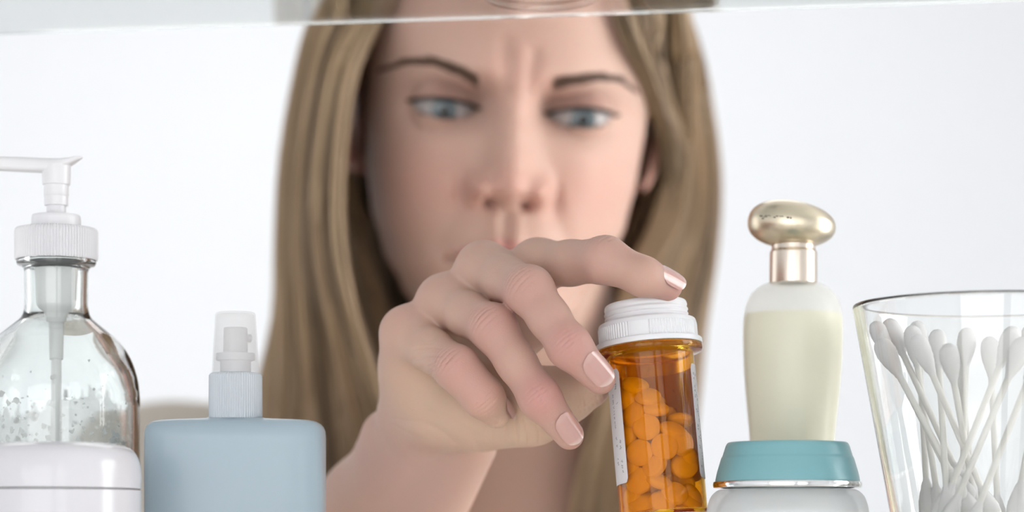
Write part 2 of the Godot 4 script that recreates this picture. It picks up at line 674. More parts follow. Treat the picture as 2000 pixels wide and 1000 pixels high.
# ------------------------------------------------------------------ person
const SKIN := Vector3(0.55, 0.362, 0.292)      # linear base colours
const SKIN_COLOR := Color(0.539, 0.355, 0.286)
const HEAD_ROLL := 0.058
const FACE_S := 0.2333                        # mm of face per pixel of the photograph

func rgbv(v: Vector3) -> Color:
	return Color(clampf(v.x, 0, 1), clampf(v.y, 0, 1), clampf(v.z, 0, 1))

var hand_spots := []
func hand_paint(p: Vector3, nn: Vector3) -> Color:
	var c := SKIN * 0.98
	for s in hand_spots:
		var d: float = (p - s[0]).length_squared() / (s[1] * s[1])
		if d < 4.0:
			c = c.lerp(s[2], minf(s[3] * 1.25, 0.95) * exp(-d))
	return rgbv(c)

func finger(f: Field, g: int, j: Array, r: Array) -> void:
	for i in 3:
		var a: Vector3 = j[i]
		var b: Vector3 = j[i + 1]
		var waist := minf(r[i], r[i + 1]) * (0.95 if i < 2 else 0.97)
		if i == 2:
			f.bone(a, b, r[i], r[i + 1], g)
			continue
		f.bone(a, a.lerp(b, 0.5), r[i], waist, g)
		f.bone(a.lerp(b, 0.5), b, waist, r[i + 1], g)

func hand_field() -> Field:
	var f := Field.new()
	f.K = PackedFloat32Array([0.008, 0.0035, 0.0035, 0.0035, 0.0035, 0.006])
	f.KB = 0.006
	# group 0: forearm, wrist, metacarpals
	var wr_u := P(815, 835, 0.985)         # ulnar side of the wrist
	var wr_r := P(910, 868, 0.985)         # thumb side
	var el := P(520, 1380, 1.17)
	var fu := P(722, 985, 1.03)
	var fr := P(806, 1020, 1.03)
	f.bone(wr_u, fu, 0.0150, 0.0195, 0)
	f.bone(wr_r, fr, 0.0125, 0.0195, 0)
	f.bone(fu, el, 0.0195, 0.032, 0)
	f.bone(fr, el, 0.0195, 0.032, 0)
	f.bone(P(745, 845, 0.992), P(735, 880, 1.0), 0.0070, 0.006, 0)   # bump of the ulna
	var mp := P(797, 652, 0.947)           # little finger knuckle
	var mr := P(868, 590, 0.945)
	var mm := P(945, 527, 0.943)
	var mi := P(1050, 519, 0.938)
	f.bone(P(812, 800, 0.975), mp, 0.0150, 0.0098, 0)
	f.bone(P(845, 800, 0.98), mr, 0.0140, 0.0096, 0)
	f.bone(P(880, 790, 0.98), mm, 0.0140, 0.0096, 0)
	f.bone(P(915, 780, 0.98), mi, 0.0135, 0.0092, 0)
	# heel of the hand on the little finger side, thenar mound
	f.bone(P(822, 720, 0.957), P(858, 800, 0.962), 0.0140, 0.0155, 0)
	f.bone(P(905, 720, 0.962), P(915, 800, 0.962), 0.0130, 0.0150, 0)
	f.bone(P(935, 795, 0.950), P(1030, 795, 0.940), 0.0155, 0.0145, 0)
	f.bone(P(955, 680, 0.955), P(1030, 640, 0.955), 0.0115, 0.0100, 0)
	# fingers: three bones each, slimmer between the joints than at them
	var pp := P(893, 720, 0.914)
	var pd := P(944, 776, 0.914)
	var pt := P(970, 808, 0.921)
	finger(f, 1, [mp, pp, pd, pt], [0.0098, 0.0082, 0.0075, 0.0056])
	var rp := P(963, 640, 0.912)
	var rd := P(1055, 778, 0.900)
	var rt := P(1112, 850, 0.906)
	finger(f, 2, [mr, rp, rd, rt], [0.0098, 0.0085, 0.0074, 0.0054])
	var mp2 := P(1034, 567, 0.905)
	var md := P(1112, 677, 0.893)
	var mt := P(1172, 740, 0.8965)
	finger(f, 3, [mm, mp2, md, mt], [0.0102, 0.0087, 0.0077, 0.0057])
	var ip := P(1183, 508, 0.908)
	var idd := P(1256, 540, 0.902)
	var it := P(1304, 559, 0.908)
	finger(f, 4, [mi, ip, idd, it], [0.0096, 0.0085, 0.0069, 0.0055])
	# thumb, behind the others
	var tm := P(1045, 790, 0.940)
	var ti := P(1103, 772, 0.938)
	var tt := P(1149, 758, 0.930)
	f.bone(P(950, 800, 0.955), tm, 0.0150, 0.0125, 5)
	f.bone(tm, ti, 0.0122, 0.0100, 5)
	f.bone(ti, tt, 0.0100, 0.0080, 5)
	# knuckle creases (over the backs of the finger joints)
	var cam := Vector3(0, EYE, 0)
	for q in [[pp, pd - mp, 0.0075, 0.005], [rp, rd - mr, 0.0085, 0.0055], [mp2, md - mm, 0.0085, 0.0055], [ip, idd - mi, 0.008, 0.005]]:
		var cpos: Vector3 = q[0]
		var axis: Vector3 = (q[1] as Vector3).normalized()
		var nr := (cam - cpos).normalized() if cpos != ip else Vector3(0.1, 0.9, 0.4)
		nr = (nr - axis * nr.dot(axis)).normalized()
		f.crease(cpos + nr * 0.008, axis, nr, 0.0055, q[3], 0.00042, 0.0021)
	for q in [[rd, rt - rp, 0.0040], [md, mt - mp2, 0.0040], [pd, pt - pp, 0.0035]]:
		var cpos: Vector3 = q[0]
		var axis: Vector3 = (q[1] as Vector3).normalized()
		var nr := (cam - cpos).normalized()
		nr = (nr - axis * nr.dot(axis)).normalized()
		f.crease(cpos + nr * 0.007, axis, nr, 0.0038, 0.0042, 0.00032, 0.0017)
	# folds where the wrist bends and under the little finger
	var wax := Vector3(-0.5, -0.86, 0.05)
	f.crease(P(835, 868, 0.962), wax, Vector3(0.2, 0.1, 1), 0.012, 0.019, 0.00045, 0.0064)
	f.crease(P(800, 745, 0.930), Vector3(0.25, -0.95, 0.1), Vector3(-0.1, 0, 1), 0.007, 0.012, 0.0007, 0.0036)
	f.crease(P(1010, 850, 0.932), Vector3(1, 0.1, 0), Vector3(0, -0.3, 1), 0.011, 0.008, 0.0006, 0.0042)
	f.crease(P(1150, 790, 0.925), Vector3(1, 0.3, 0), Vector3(0, -0.4, 1), 0.007, 0.007, 0.00025, 0.0018)
	f.ngroups = 6
	var red := Vector3(0.50, 0.245, 0.23)
	var pale := Vector3(0.61, 0.43, 0.32)
	hand_spots = [
		[pp + Vector3(0, 0, 0.006), 0.011, red, 0.5], [rp + Vector3(0, 0, 0.006), 0.012, red, 0.45], [mp2 + Vector3(0, 0, 0.006), 0.011, red, 0.35],
		[rd + Vector3(0, 0, 0.006), 0.012, red, 0.75], [md + Vector3(0, 0, 0.006), 0.012, red, 0.55], [pd + Vector3(0, 0, 0.006), 0.012, red, 0.6],
		[rt, 0.011, red, 0.6], [mt, 0.010, red, 0.5], [pt, 0.009, red, 0.4], [it, 0.010, red, 0.55], [ip, 0.012, red, 0.3],
		[mp, 0.012, red, 0.3], [mr, 0.012, red, 0.2],
		[P(860, 790, 0.945), 0.026, pale, 0.8], [P(1030, 820, 0.930), 0.026, pale, 0.8], [P(1130, 800, 0.925), 0.014, pale, 0.5],
		[P(790, 930, 0.985), 0.03, Vector3(0.54, 0.35, 0.31), 0.6]]
	return f

func nail_on(parent: Node3D, joint: Vector3, tip: Vector3, r: float, outward: Vector3, length: float, width: float, at: float) -> void:
	var ax := (tip - joint).normalized()
	var o := (outward - ax * outward.dot(ax)).normalized()
	nail(parent, joint.lerp(tip, at) + o * (r + 0.0007), ax - o * 0.11, o, length, width, r * 1.02)

# a fingernail: a curved plate set into the back of a fingertip
func nail(parent: Node3D, centre: Vector3, along: Vector3, outward: Vector3, length: float, width: float, curve: float, lab := "") -> void:
	var mb := MB.new()
	var z := along.normalized()
	var y := (outward - z * outward.dot(z)).normalized()
	var x := y.cross(z)
	var nu := 14
	var nv := 18
	for side in 2:
		var base := mb.v.size()
		for i in nv + 1:
			var v := float(i) / nv                     # 0 cuticle .. 1 free edge
			var w := width * 0.5 * (sqrt(clampf(1.0 - pow(1.0 - minf(v / 0.42, 1.0), 2.2), 0.0, 1.0)) * 0.97 + 0.03) * (1.0 - 0.16 * smoothstep(0.78, 1.0, v))
			for j in nu + 1:
				var u := -1.0 + 2.0 * j / nu
				var ang := u * w / curve
				var endl := length * v - (length * 0.10 * u * u * smoothstep(0.8, 1.0, v))
				var r := curve + (0.00035 if side == 0 else -0.0005) - 0.0006 * pow(1.0 - v, 3.0) - 0.0007 * v * v
				var nn := (x * sin(ang) + y * cos(ang)).normalized()
				var p := centre + z * (endl - length * 0.5) + x * sin(ang) * r + y * (cos(ang) * r - curve)
				var tipc := smoothstep(0.86, 0.93, v)
				var lun := 1.0 - smoothstep(0.10, 0.2, v)
				var c := Vector3(0.98, 0.9, 0.88).lerp(Vector3(1.12, 1.3, 1.25), tipc).lerp(Vector3(1.05, 1.08, 1.06), lun * 0.6)
				mb.add(p, nn if side == 0 else -nn, rgbv(c * 0.8))
		for i in nv:
			for j in nu:
				var a := base + i * (nu + 1) + j
				# x = y cross z: u grows along x, v along z; outward is z cross x = y
				if side == 0:
					mb.quad(a, a + nu + 1, a + nu + 2, a + 1)
				else:
					mb.quad(a + 1, a + nu + 2, a + nu + 1, a)
	var m := part("fingernail", mb.mesh(), M.nail, parent)
	if lab != "":
		m.set_meta("label", lab)

# --- head: local mm, x right, y up, z out of the face
const HEAD_A := [[-119.0, 0.0], [-116.0, 13.0], [-110.0, 24.0], [-100.0, 35.0], [-88.0, 45.0], [-70.0, 55.5], [-50.0, 62.5], [-28.0, 66.5], [0.0, 69.0], [25.0, 70.5], [50.0, 69.0], [72.0, 61.0], [92.0, 46.0], [107.0, 26.0], [115.0, 0.0]]
const HEAD_F := [[-119.0, 62.0], [-116.0, 76.0], [-110.0, 84.0], [-100.0, 87.0], [-86.0, 84.0], [-68.0, 86.0], [-45.0, 87.0], [-25.0, 85.0], [0.0, 84.0], [20.0, 90.0], [40.0, 91.0], [60.0, 85.0], [80.0, 70.0], [97.0, 48.0], [108.0, 27.0], [115.0, 0.0]]
const HEAD_B := [[-119.0, -50.0], [-100.0, -20.0], [-80.0, 10.0], [-60.0, 45.0], [-30.0, 78.0], [0.0, 92.0], [30.0, 98.0], [60.0, 92.0], [85.0, 70.0], [102.0, 40.0], [115.0, 0.0]]
const EYE_X := 32.0

func g2(x: float, y: float, cx: float, cy: float, sx: float, sy: float) -> float:
	var a := (x - cx) / sx
	var b := (y - cy) / sy
	var q := a * a + b * b
	return exp(-q) if q < 9.0 else 0.0

func seg_g(x: float, y: float, ax: float, ay: float, bx: float, by: float, s: float) -> float:
	var p := Vector2(x - ax, y - ay)
	var b := Vector2(bx - ax, by - ay)
	var t := clampf(p.dot(b) / b.length_squared(), 0.0, 1.0)
	var d := (p - b * t).length() / s
	return exp(-d * d) if d < 3.0 else 0.0

const NOSE_H := [[-50.0, 0.0], [-45.5, 1.0], [-43.0, 4.5], [-40.5, 12.0], [-38.0, 18.5], [-34.0, 22.5], [-30.0, 22.5], [-22.0, 18.0], [-12.0, 12.5], [0.0, 7.0], [10.0, 3.5], [22.0, 0.5], [30.0, 0.0]]
const NOSE_W := [[-44.0, 12.0], [-34.0, 13.0], [-24.0, 11.0], [-10.0, 9.0], [4.0, 8.5], [18.0, 11.0]]
const EYE_Z := 63.9

func lid_open(x: float, y: float, sx: float) -> float:
	# > 0 inside the almond of the eye whose centre is (sx * EYE_X, 0)
	var u := (x - sx * EYE_X) * sx
	var tilt := y - 0.04 * u
	var q := u / 15.5
	if absf(q) >= 1.0:
		return -absf(q) * 3.0
	var top := 3.5 * pow(1.0 - q * q, 0.75)
	var bot := -4.4 * pow(1.0 - q * q, 0.85)
	return minf(top - tilt, tilt - bot)

func eye_surface(x: float, y: float, sx: float) -> float:
	var dx := x - sx * EYE_X
	var r2 := 15.0 * 15.0 - dx * dx - y * y
	return EYE_Z + sqrt(r2) if r2 > 0.0 else -1e3

func face_z(x: float, y: float, zb: float) -> float:
	var z := zb
	var ax := absf(x)
	z += 2.6 * g2(ax, y, 26, 17, 14, 8)                       # brow
	z += 2.2 * g2(ax, y, 12, 15, 8, 8)                        # pinched inner brow
	z -= 1.3 * seg_g(x, y, -5.0, 10, -6.0, 30, 3.2)            # frown lines
	z -= 1.5 * seg_g(x, y, 6.0, 10, 7.5, 26, 3.0)
	z += 0.9 * seg_g(x, y, 0.8, 12, 0.8, 28, 3.5)
	z -= 9.5 * g2(ax, y, 30, 1, 16, 10.5)                      # sockets
	z -= 8.0 * g2(ax, y, 15.5, 4, 6, 9)
	z += 2.5 * g2(ax, y, 33, -17, 17, 8)                      # below the eye
	z += 4.2 * g2(ax, y, 40, -30, 17, 16)                     # cheek
	z -= 2.0 * g2(ax, y, 42, -70, 14, 16)
	z += 2.5 * g2(x, y, 0, 62, 40, 22)
	var nh := lerp_table(NOSE_H, y)
	if nh > 0.0 and ax < 32.0:
		var w := lerp_table(NOSE_W, y)
		var q := ax / w
		z += nh * 1.1 * exp(-pow(q, 2.3))
	z += 14.5 * g2(ax, y, 14.4, -35.5, 5.2, 6.0)               # wings of the nose
	z -= 3.6 * g2(ax, y, 21.5, -36, 3.0, 7.0)
	z -= 13.5 * g2(ax, y, 8.4, -41.0, 4.0, 2.6)                # nostrils
	z -= 1.9 * seg_g(ax, y, 21, -42, 30, -62, 5.0)             # fold beside the mouth
	z += 4.5 * g2(x, y, 0, -60, 24, 13)                       # muzzle
	z -= 1.7 * seg_g(x, y, 0, -47, 0, -57, 2.3)
	z += 1.2 * seg_g(ax, y, 5, -47, 5.5, -58, 2.4)
	z += 3.8 * seg_g(ax, y, 3.5, -60.0, 20, -66.2, 3.4)        # upper lip
	z -= 5.5 * seg_g(ax, y, 0, -66.8, 26, -69.3, 1.9)
	z += 4.2 * seg_g(ax, y, 0, -72.0, 13, -71.0, 3.8)          # lower lip
	z -= 2.8 * g2(x, y, 0, -81, 18, 4.5)
	z += 3.5 * g2(x, y, 0, -99, 15, 11)                       # chin
	for sx: float in [-1.0, 1.0]:
		var ex: float = x - sx * EYE_X
		if absf(ex) < 18.0 and absf(y) < 15.0:
			var es := eye_surface(x, y, sx)
			var op := lid_open(x, y, sx)
			var lid := es + 1.5
			if lid > z:
				var h := clampf((lid - z) / 1.5, 0.0, 1.0)
				z = lerpf(z, lid, h)
			z -= 1.3 * exp(-pow((y - 9.2 + 0.028 * ex * ex) / 1.3, 2.0)) * clampf(1.0 - absf(ex) / 16.0, 0.0, 1.0)   # fold of the lid
			if op > -0.5:
				z = lerpf(z, minf(z, maxf(es - 3.0, EYE_Z + 4.6)), smoothstep(-0.5, 0.4, op))
	return z

func face_color(x: float, y: float, front: float) -> Color:
	var c := SKIN
	var ax := absf(x)
	if front > 0.0:
		var rose := Vector3(0.54, 0.285, 0.235)
		c = c.lerp(rose, 0.50 * g2(ax, y, 38, -34, 22, 18) * front)
		c = c.lerp(rose, 0.5 * g2(x, y, 0, -33, 15, 11) * front)
		c = c.lerp(rose, 0.35 * g2(x, y, 0, 22, 22, 22) * front)
		c = c.lerp(rose, 0.45 * g2(ax, y, 18, -40, 10, 8) * front)
		var lid := Vector3(0.31, 0.165, 0.135)      # darker brown above and below the eyes
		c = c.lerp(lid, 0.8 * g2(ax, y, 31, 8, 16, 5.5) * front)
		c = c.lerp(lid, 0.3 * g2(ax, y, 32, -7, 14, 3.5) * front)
		var lip := Vector3(0.46, 0.215, 0.195)
		var w := maxf(seg_g(ax, y, 0, -61.2, 18, -66.4, 4.6), seg_g(ax, y, 0, -71.5, 14, -70.5, 5.0))
		c = c.lerp(lip, 0.9 * smoothstep(0.25, 0.75, w))
	return rgbv(c)

var head_xf := Transform3D.IDENTITY      # local mm -> world
func head_frame() -> void:
	var c := P(985, 219, 1.205)
	var z := (Vector3(0, EYE, 0) - c).normalized()
	z = z.rotated(Vector3.UP, deg_to_rad(3.0))
	var x := Vector3.UP.cross(z).normalized()
	var y := z.cross(x)
	var r := HEAD_ROLL
	var x2 := x * cos(r) - y * sin(r)
	var y2 := y * cos(r) + x * sin(r)
	head_xf = Transform3D(Basis(x2 * 0.001, y2 * 0.001, z * 0.001), c)

func head_point(th: float, y: float, grow := 0.0) -> Vector3:
	var a := lerp_table(HEAD_A, y) + grow
	var s := sin(th)
	var c := cos(th)
	var x := a * signf(s) * pow(absf(s), 0.9)
	var z := 0.0
	if c >= 0.0:
		z = (lerp_table(HEAD_F, y) + grow) * pow(c, 0.86)
	else:
		z = -(lerp_table(HEAD_B, y) + grow) * pow(-c, 0.92)
	return Vector3(x, y, z)

func front_base(x: float, y: float) -> float:
	var a := lerp_table(HEAD_A, y)
	var s := clampf(absf(x) / maxf(a, 0.1), 0.0, 0.999)
	s = pow(s, 1.0 / 0.9)
	return lerp_table(HEAD_F, y) * pow(sqrt(1.0 - s * s), 0.86)

func face_at(x: float, y: float, lift := 0.0) -> Vector3:
	return head_xf * Vector3(x, y, face_z(x, y, front_base(x, y)) + lift)

func head_mesh(mb: MB) -> void:
	var ths := []
	var nf := 190
	for i in nf + 1:
		ths.push_back(-PI / 2 + PI * i / nf)
	for i in range(1, 50):
		ths.push_back(PI / 2 + PI * i / 50.0)
	var cols := ths.size()
	var ys := []
	for i in 200:
		var u := i / 199.0
		ys.push_back(-118.9 + 233.7 * u)
	var base := mb.v.size()
	for y in ys:
		for th in ths:
			var p := head_point(th, y)
			var front := clampf(cos(th) * 4.0, 0.0, 1.0)
			if front > 0.0:
				var z2 := face_z(p.x, p.y, p.z)
				p.z = lerpf(p.z, z2, smoothstep(0.0, 1.0, front))
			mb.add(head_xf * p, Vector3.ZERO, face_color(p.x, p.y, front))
	var rows := ys.size()
	for i in rows - 1:
		for j in cols:
			var j1 := (j + 1) % cols
			mb.quad(base + i * cols + j, base + i * cols + j1, base + (i + 1) * cols + j1, base + (i + 1) * cols + j)
	for i in rows:
		for j in cols:
			var du := mb.v[base + i * cols + (j + 1) % cols] - mb.v[base + i * cols + (j + cols - 1) % cols]
			var dv := mb.v[base + mini(i + 1, rows - 1) * cols + j] - mb.v[base + maxi(i - 1, 0) * cols + j]
			var nn := du.cross(dv)
			mb.n[base + i * cols + j] = nn.normalized() if nn.length_squared() > 1e-20 else (head_xf.basis.y * 1000.0 * (1.0 if i > rows / 2 else -1.0))

func ear_mesh(mb: MB, sx: float) -> void:
	# a flattened dish with a rolled rim, set against the side of the head
	var nu := 36
	var nv := 14
	var base := mb.v.size()
	var b := Basis(Vector3(0, 0, -1), Vector3(0, 1, 0), Vector3(sx, 0, 0)).rotated(Vector3.UP, sx * -0.3)
	var o := Vector3(sx * 63.5, -6.0, -15.0)
	for i in nv + 1:
		var r := float(i) / nv * 1.12
		for j in nu:
			var th := TAU * j / nu
			var rad := minf(r, 1.0)
			var ex := 14.0 + 4.0 * sin(th)
			var px := ex * rad * cos(th)
			var py := 29.0 * rad * sin(th)
			var pz := 5.0 + 6.0 * exp(-pow((r - 0.9) / 0.14, 2.0)) + 3.0 * exp(-pow((r - 0.55) / 0.12, 2.0)) * clampf(sin(th) + 0.4, 0.0, 1.0) - 7.0 * maxf(r - 1.0, 0.0) / 0.12 + 4.0 * cos(th)
			mb.add(head_xf * (o + b * Vector3(px, py, pz)), Vector3.ZERO, rgbv(Vector3(0.54, 0.29, 0.235)))
	for i in nv:
		for j in nu:
			var j1 := (j + 1) % nu
			if sx > 0:
				mb.quad(base + i * nu + j, base + (i + 1) * nu + j, base + (i + 1) * nu + j1, base + i * nu + j1)
			else:
				mb.quad(base + i * nu + j, base + i * nu + j1, base + (i + 1) * nu + j1, base + (i + 1) * nu + j)
	for i in nv + 1:
		for j in nu:
			var du := mb.v[base + i * nu + (j + 1) % nu] - mb.v[base + i * nu + (j + nu - 1) % nu]
			var dv := mb.v[base + mini(i + 1, nv) * nu + j] - mb.v[base + maxi(i - 1, 0) * nu + j]
			if i == 0:
				du = head_xf.basis * b.x
				dv = head_xf.basis * b.y
				mb.n[base + j] = (head_xf.basis * (b * Vector3(0, 0, 1))).normalized()
				continue
			var nn := du.cross(dv)
			if nn.dot(head_xf.basis * Vector3(sx, 0, 0.2)) < 0 and i < nv:
				nn = -nn
			mb.n[base + i * nu + j] = nn.normalized()

const SH_R := Vector3(-0.185, 1.409, -1.335)
const SH_L := Vector3(0.175, 1.305, -1.30)

func torso_field(grow: float, arms := true) -> Field:
	var f := Field.new()
	f.K = PackedFloat32Array([0.06])
	f.KB = 0.01
	var e := grow
	if grow == 0.0:
		f.bone(Vector3(0.0, 1.56, -1.235), Vector3(0.002, 1.41, -1.285), 0.050, 0.055)
		f.bone(Vector3(-0.05, 1.405, -1.275), Vector3(0.06, 1.39, -1.27), 0.042, 0.042)
		f.bone(Vector3(0.002, 1.44, -1.30), Vector3(-0.11, 1.43, -1.33), 0.045, 0.045)
	f.bone(Vector3(0.0, 1.40, -1.31), SH_R, 0.058 + e, 0.052 + e)
	f.bone(Vector3(0.0, 1.37, -1.30), SH_L, 0.058 + e, 0.052 + e)
	f.bone(Vector3(-0.075, 1.28, -1.30), Vector3(0.075, 1.27, -1.29), 0.105 + e, 0.105 + e)
	f.bone(Vector3(-0.05, 1.10, -1.31), Vector3(0.05, 1.10, -1.31), 0.095 + e, 0.095 + e)
	f.bone(Vector3(-0.075, 0.95, -1.32), Vector3(0.075, 0.95, -1.32), 0.11 + e, 0.11 + e)
	if arms:
		var el := P(520, 1380, 1.17)
		f.bone(SH_R, el, 0.048 + e, 0.036 + e)
		f.bone(SH_L, Vector3(0.27, 1.08, -1.33), 0.046 + e, 0.038 + e)
		f.bone(Vector3(0.27, 1.08, -1.33), Vector3(0.19, 0.90, -1.24), 0.038 + e, 0.030 + e)
	return f

func build_person() -> void:
	head_frame()
	var pr := thing("person", "woman with long blonde hair frowning at the pill bottle that her hand lifts", "person", Vector3(0, 0, 0))
	var hf := hand_field()
	var body := nets(hf, Vector3(-0.105, P(0, 1090, 0.86).y, -1.075), Vector3(P(1345, 440, 0.9).x, P(0, 440, 0.94).y, -0.872), 0.0008, 1)
	# rest of the forearm, neck and torso
	var tf := torso_field(0.0)
	tf.K = PackedFloat32Array([0.05])
	var el := P(520, 1380, 1.17)
	tf.bone(P(700, 1048, 1.055), el, 0.020, 0.033)
	tf.bone(P(790, 1080, 1.055), el, 0.020, 0.033)
	body.join(nets(tf, Vector3(-0.36, 0.85, -1.50), Vector3(0.36, 1.60, -1.02), 0.009, 2, 0.07))
	head_mesh(body)
	ear_mesh(body, 1.0)
	ear_mesh(body, -1.0)
	part("body", body.mesh(), M.skin, pr)
	# clothes
	var sf := torso_field(0.006)
	sf.K = PackedFloat32Array([0.05])
	var shirt := nets(sf, Vector3(-0.38, 0.88, -1.52), Vector3(0.38, 1.52, -1.02), 0.009, 0, 0.07)
	var keep := PackedInt32Array()
	for i in range(0, shirt.idx.size(), 3):
		var ok := true
		for k in 3:
			var p := shirt.v[shirt.idx[i + k]]
			var dx := absf(p.x - 0.002)
			if p.z > -1.30 and dx < 0.075 and p.y > 1.34 + dx * 1.3:
				ok = false
			if dx < 0.085 and p.y > 1.435:
				ok = false
			if p.y < 0.93:
				ok = false
		if ok:
			for k in 3:
				keep.push_back(shirt.idx[i + k])
	shirt.idx = keep
	part("shirt", shirt.mesh(), M.shirt, pr)
	var lf := Field.new()
	lf.K = PackedFloat32Array([0.03])
	lf.bone(Vector3(-0.075, 0.95, -1.32), Vector3(0.075, 0.95, -1.32), 0.122, 0.122)
	for s: float in [-1.0, 1.0]:
		lf.bone(Vector3(s * 0.085, 0.90, -1.32), Vector3(s * 0.10, 0.48, -1.31), 0.095, 0.068)
		lf.bone(Vector3(s * 0.10, 0.48, -1.31), Vector3(s * 0.105, 0.09, -1.33), 0.068, 0.055)
	part("trousers", nets(lf, Vector3(-0.26, 0.0, -1.52), Vector3(0.26, 1.12, -1.12), 0.016, 0, 0.05).mesh(), M.trousers, pr)
	for s: float in [-1.0, 1.0]:
		var sh := Field.new()
		sh.K = PackedFloat32Array([0.02])
		sh.bone(Vector3(s * 0.105, 0.045, -1.36), Vector3(s * 0.115, 0.036, -1.19), 0.045, 0.036)
		sh.bone(Vector3(s * 0.105, 0.08, -1.33), Vector3(s * 0.105, 0.05, -1.33), 0.045, 0.045)
		part("shoe", nets(sh, Vector3(s * 0.11 - 0.08, -0.02, -1.44), Vector3(s * 0.11 + 0.08, 0.16, -1.11), 0.008, 0, 0.03).mesh(), M.shoe, pr)
	# nails, seated on the backs of the fingertips
	nail_on(pr, P(1112, 677, 0.893), P(1172, 740, 0.8965), 0.0064, Vector3(0.12, 0.28, 0.95), 0.0138, 0.0106, 0.76)
	nail_on(pr, P(1055, 778, 0.900), P(1112, 850, 0.906), 0.0060, Vector3(0.16, 0.16, 0.97), 0.0134, 0.0096, 0.80)
	nail_on(pr, P(1256, 540, 0.902), P(1304, 559, 0.908), 0.0058, Vector3(0.0, 0.54, 0.84), 0.0124, 0.0096, 0.86)
	nail_on(pr, P(944, 776, 0.914), P(970, 808, 0.921), 0.0061, Vector3(0.86, 0.35, 0.30), 0.0098, 0.0080, 0.95)
	nail_on(pr, P(1103, 772, 0.938), P(1149, 758, 0.930), 0.0086, Vector3(0.2, 0.6, -0.75), 0.0130, 0.0115, 0.8)
	# eyes
	for sx: float in [-1.0, 1.0]:
		var eye := Node3D.new()
		var b := MB.new()
		var c := Vector3(sx * EYE_X, 0, EYE_Z)
		var gaze := Vector3(0.03, -0.10, 1.0).normalized()
		var gx := Vector3.UP.cross(gaze).normalized()
		var gy := gaze.cross(gx)
		var gb := Basis(gx, gaze, -gy)
		var prof := PackedVector2Array()
		for i in 25:
			var a := -PI / 2 + PI * i / 24.0
			prof.push_back(Vector2(14.8 * cos(a), 14.8 * sin(a)))
		var xf := head_xf * Transform3D(gb, c)
		eye.free()
		var eb := part("eyeball", lathe(prof, 32).mesh(), M.sclera, pr, xf)
		var ir := PackedVector2Array()
		for i in 9:
			var a := asin(5.9 / 14.9) * (1.0 - i / 8.0)
			ir.push_back(Vector2(14.9 * sin(a), 14.9 * cos(a) + 0.10))
		part("iris", lathe(ir, 32).mesh(), M.iris, eb)
		var pu := PackedVector2Array()
		for i in 7:
			var a := asin(2.3 / 14.95) * (1.0 - i / 6.0)
			pu.push_back(Vector2(14.95 * sin(a), 14.95 * cos(a) + 0.16))
		part("pupil", lathe(pu, 24).mesh(), M.pupil, eb)
		# lashes: a dark fringe along the upper lid, a thin one below
		var lash := MB.new()
		for i in 290:
			var up := i < 230
			var u := rng.randf_range(-0.97, 0.97) * (1.0 if up else 0.75)
			var q := u
			var lx := sx * EYE_X + sx * u * 15.5
			var top := 3.5 * pow(1.0 - q * q, 0.75) + 0.04 * u * 15.5
			var bot := -4.4 * pow(1.0 - q * q, 0.85) + 0.04 * u * 15.5
			var yy := top + 0.3 if up else bot - 0.2
			var p0 := Vector3(lx, yy, maxf(eye_surface(lx, yy, sx), EYE_Z + 5.5) + 1.0)
			var ln := (5.5 if up else 2.4) * rng.randf_range(0.7, 1.0)
			var dirv := Vector3(sx * u * 0.55, 0.05 if up else -0.5, 1.0).normalized()
			var p1 := p0 + dirv * ln * 0.5 + Vector3(0, -0.5 if up else 0.0, 0)
			var p2 := p0 + dirv * ln + Vector3(sx * u * 0.8, 0.6 if up else -0.3, 0)
			tube(lash, PackedVector3Array([head_xf * p0, head_xf * p1, head_xf * p2]), PackedFloat32Array([0.00040, 0.00030, 0.00008]) if up else PackedFloat32Array([0.00012, 0.0001, 0.00005]), 3, Color.WHITE, false)
		part("eyelashes", lash.mesh(), M.lash, pr).set_meta("kind", "stuff")
		# brow
		var bl := [[752, 138, 3.0], [796, 126, 6.0], [845, 127, 10.0], [890, 143, 14.0], [932, 164, 16.0]]
		if sx > 0:
			bl = [[1240, 170, 3.0], [1208, 154, 6.0], [1165, 151, 10.0], [1120, 157, 15.0], [1073, 166, 17.0]]
		var brow := MB.new()
		for i in 620:
			var t := rng.randf() * 4.0
			var k := mini(int(t), 3)
			var fr := t - k
			var c0 := Vector2(bl[maxi(k - 1, 0)][0], bl[maxi(k - 1, 0)][1])
			var c1 := Vector2(bl[k][0], bl[k][1])
			var c2 := Vector2(bl[k + 1][0], bl[k + 1][1])
			var c3 := Vector2(bl[mini(k + 2, 4)][0], bl[mini(k + 2, 4)][1])
			var mid := c1.cubic_interpolate(c2, c0, c3, fr)
			var bx := mid.x
			var by := mid.y + rng.randf_range(-0.5, 0.5) * 1.35 * lerpf(bl[k][2], bl[k + 1][2], fr)
			var l0 := to_face(bx, by)
			var dirx: float = (bl[k][0] - bl[k + 1][0])
			var diry: float = (bl[k][1] - bl[k + 1][1])
			var dl := Vector2(dirx, -diry).normalized()
			var l1 := l0 + dl * rng.randf_range(3.5, 6.0) + Vector2(0, rng.randf_range(-0.2, 1.0))
			var lm := (l0 + l1) * 0.5
			tube(brow, PackedVector3Array([face_at(l0.x, l0.y, 0.1), face_at(lm.x, lm.y, 0.6), face_at(l1.x, l1.y, 0.3)]), PackedFloat32Array([0.00019, 0.00017, 0.00006]), 3, Color.WHITE, false)
		part("eyebrow", brow.mesh(), M.brow, pr).set_meta("kind", "stuff")
	build_hair(pr)

func to_face(px: float, py: float) -> Vector2:
	var dx := (px - 1000.0) * FACE_S
	var dy := (220.0 - py) * FACE_S
	return Vector2(dx * cos(HEAD_ROLL) - dy * sin(HEAD_ROLL), dx * sin(HEAD_ROLL) + dy * cos(HEAD_ROLL))

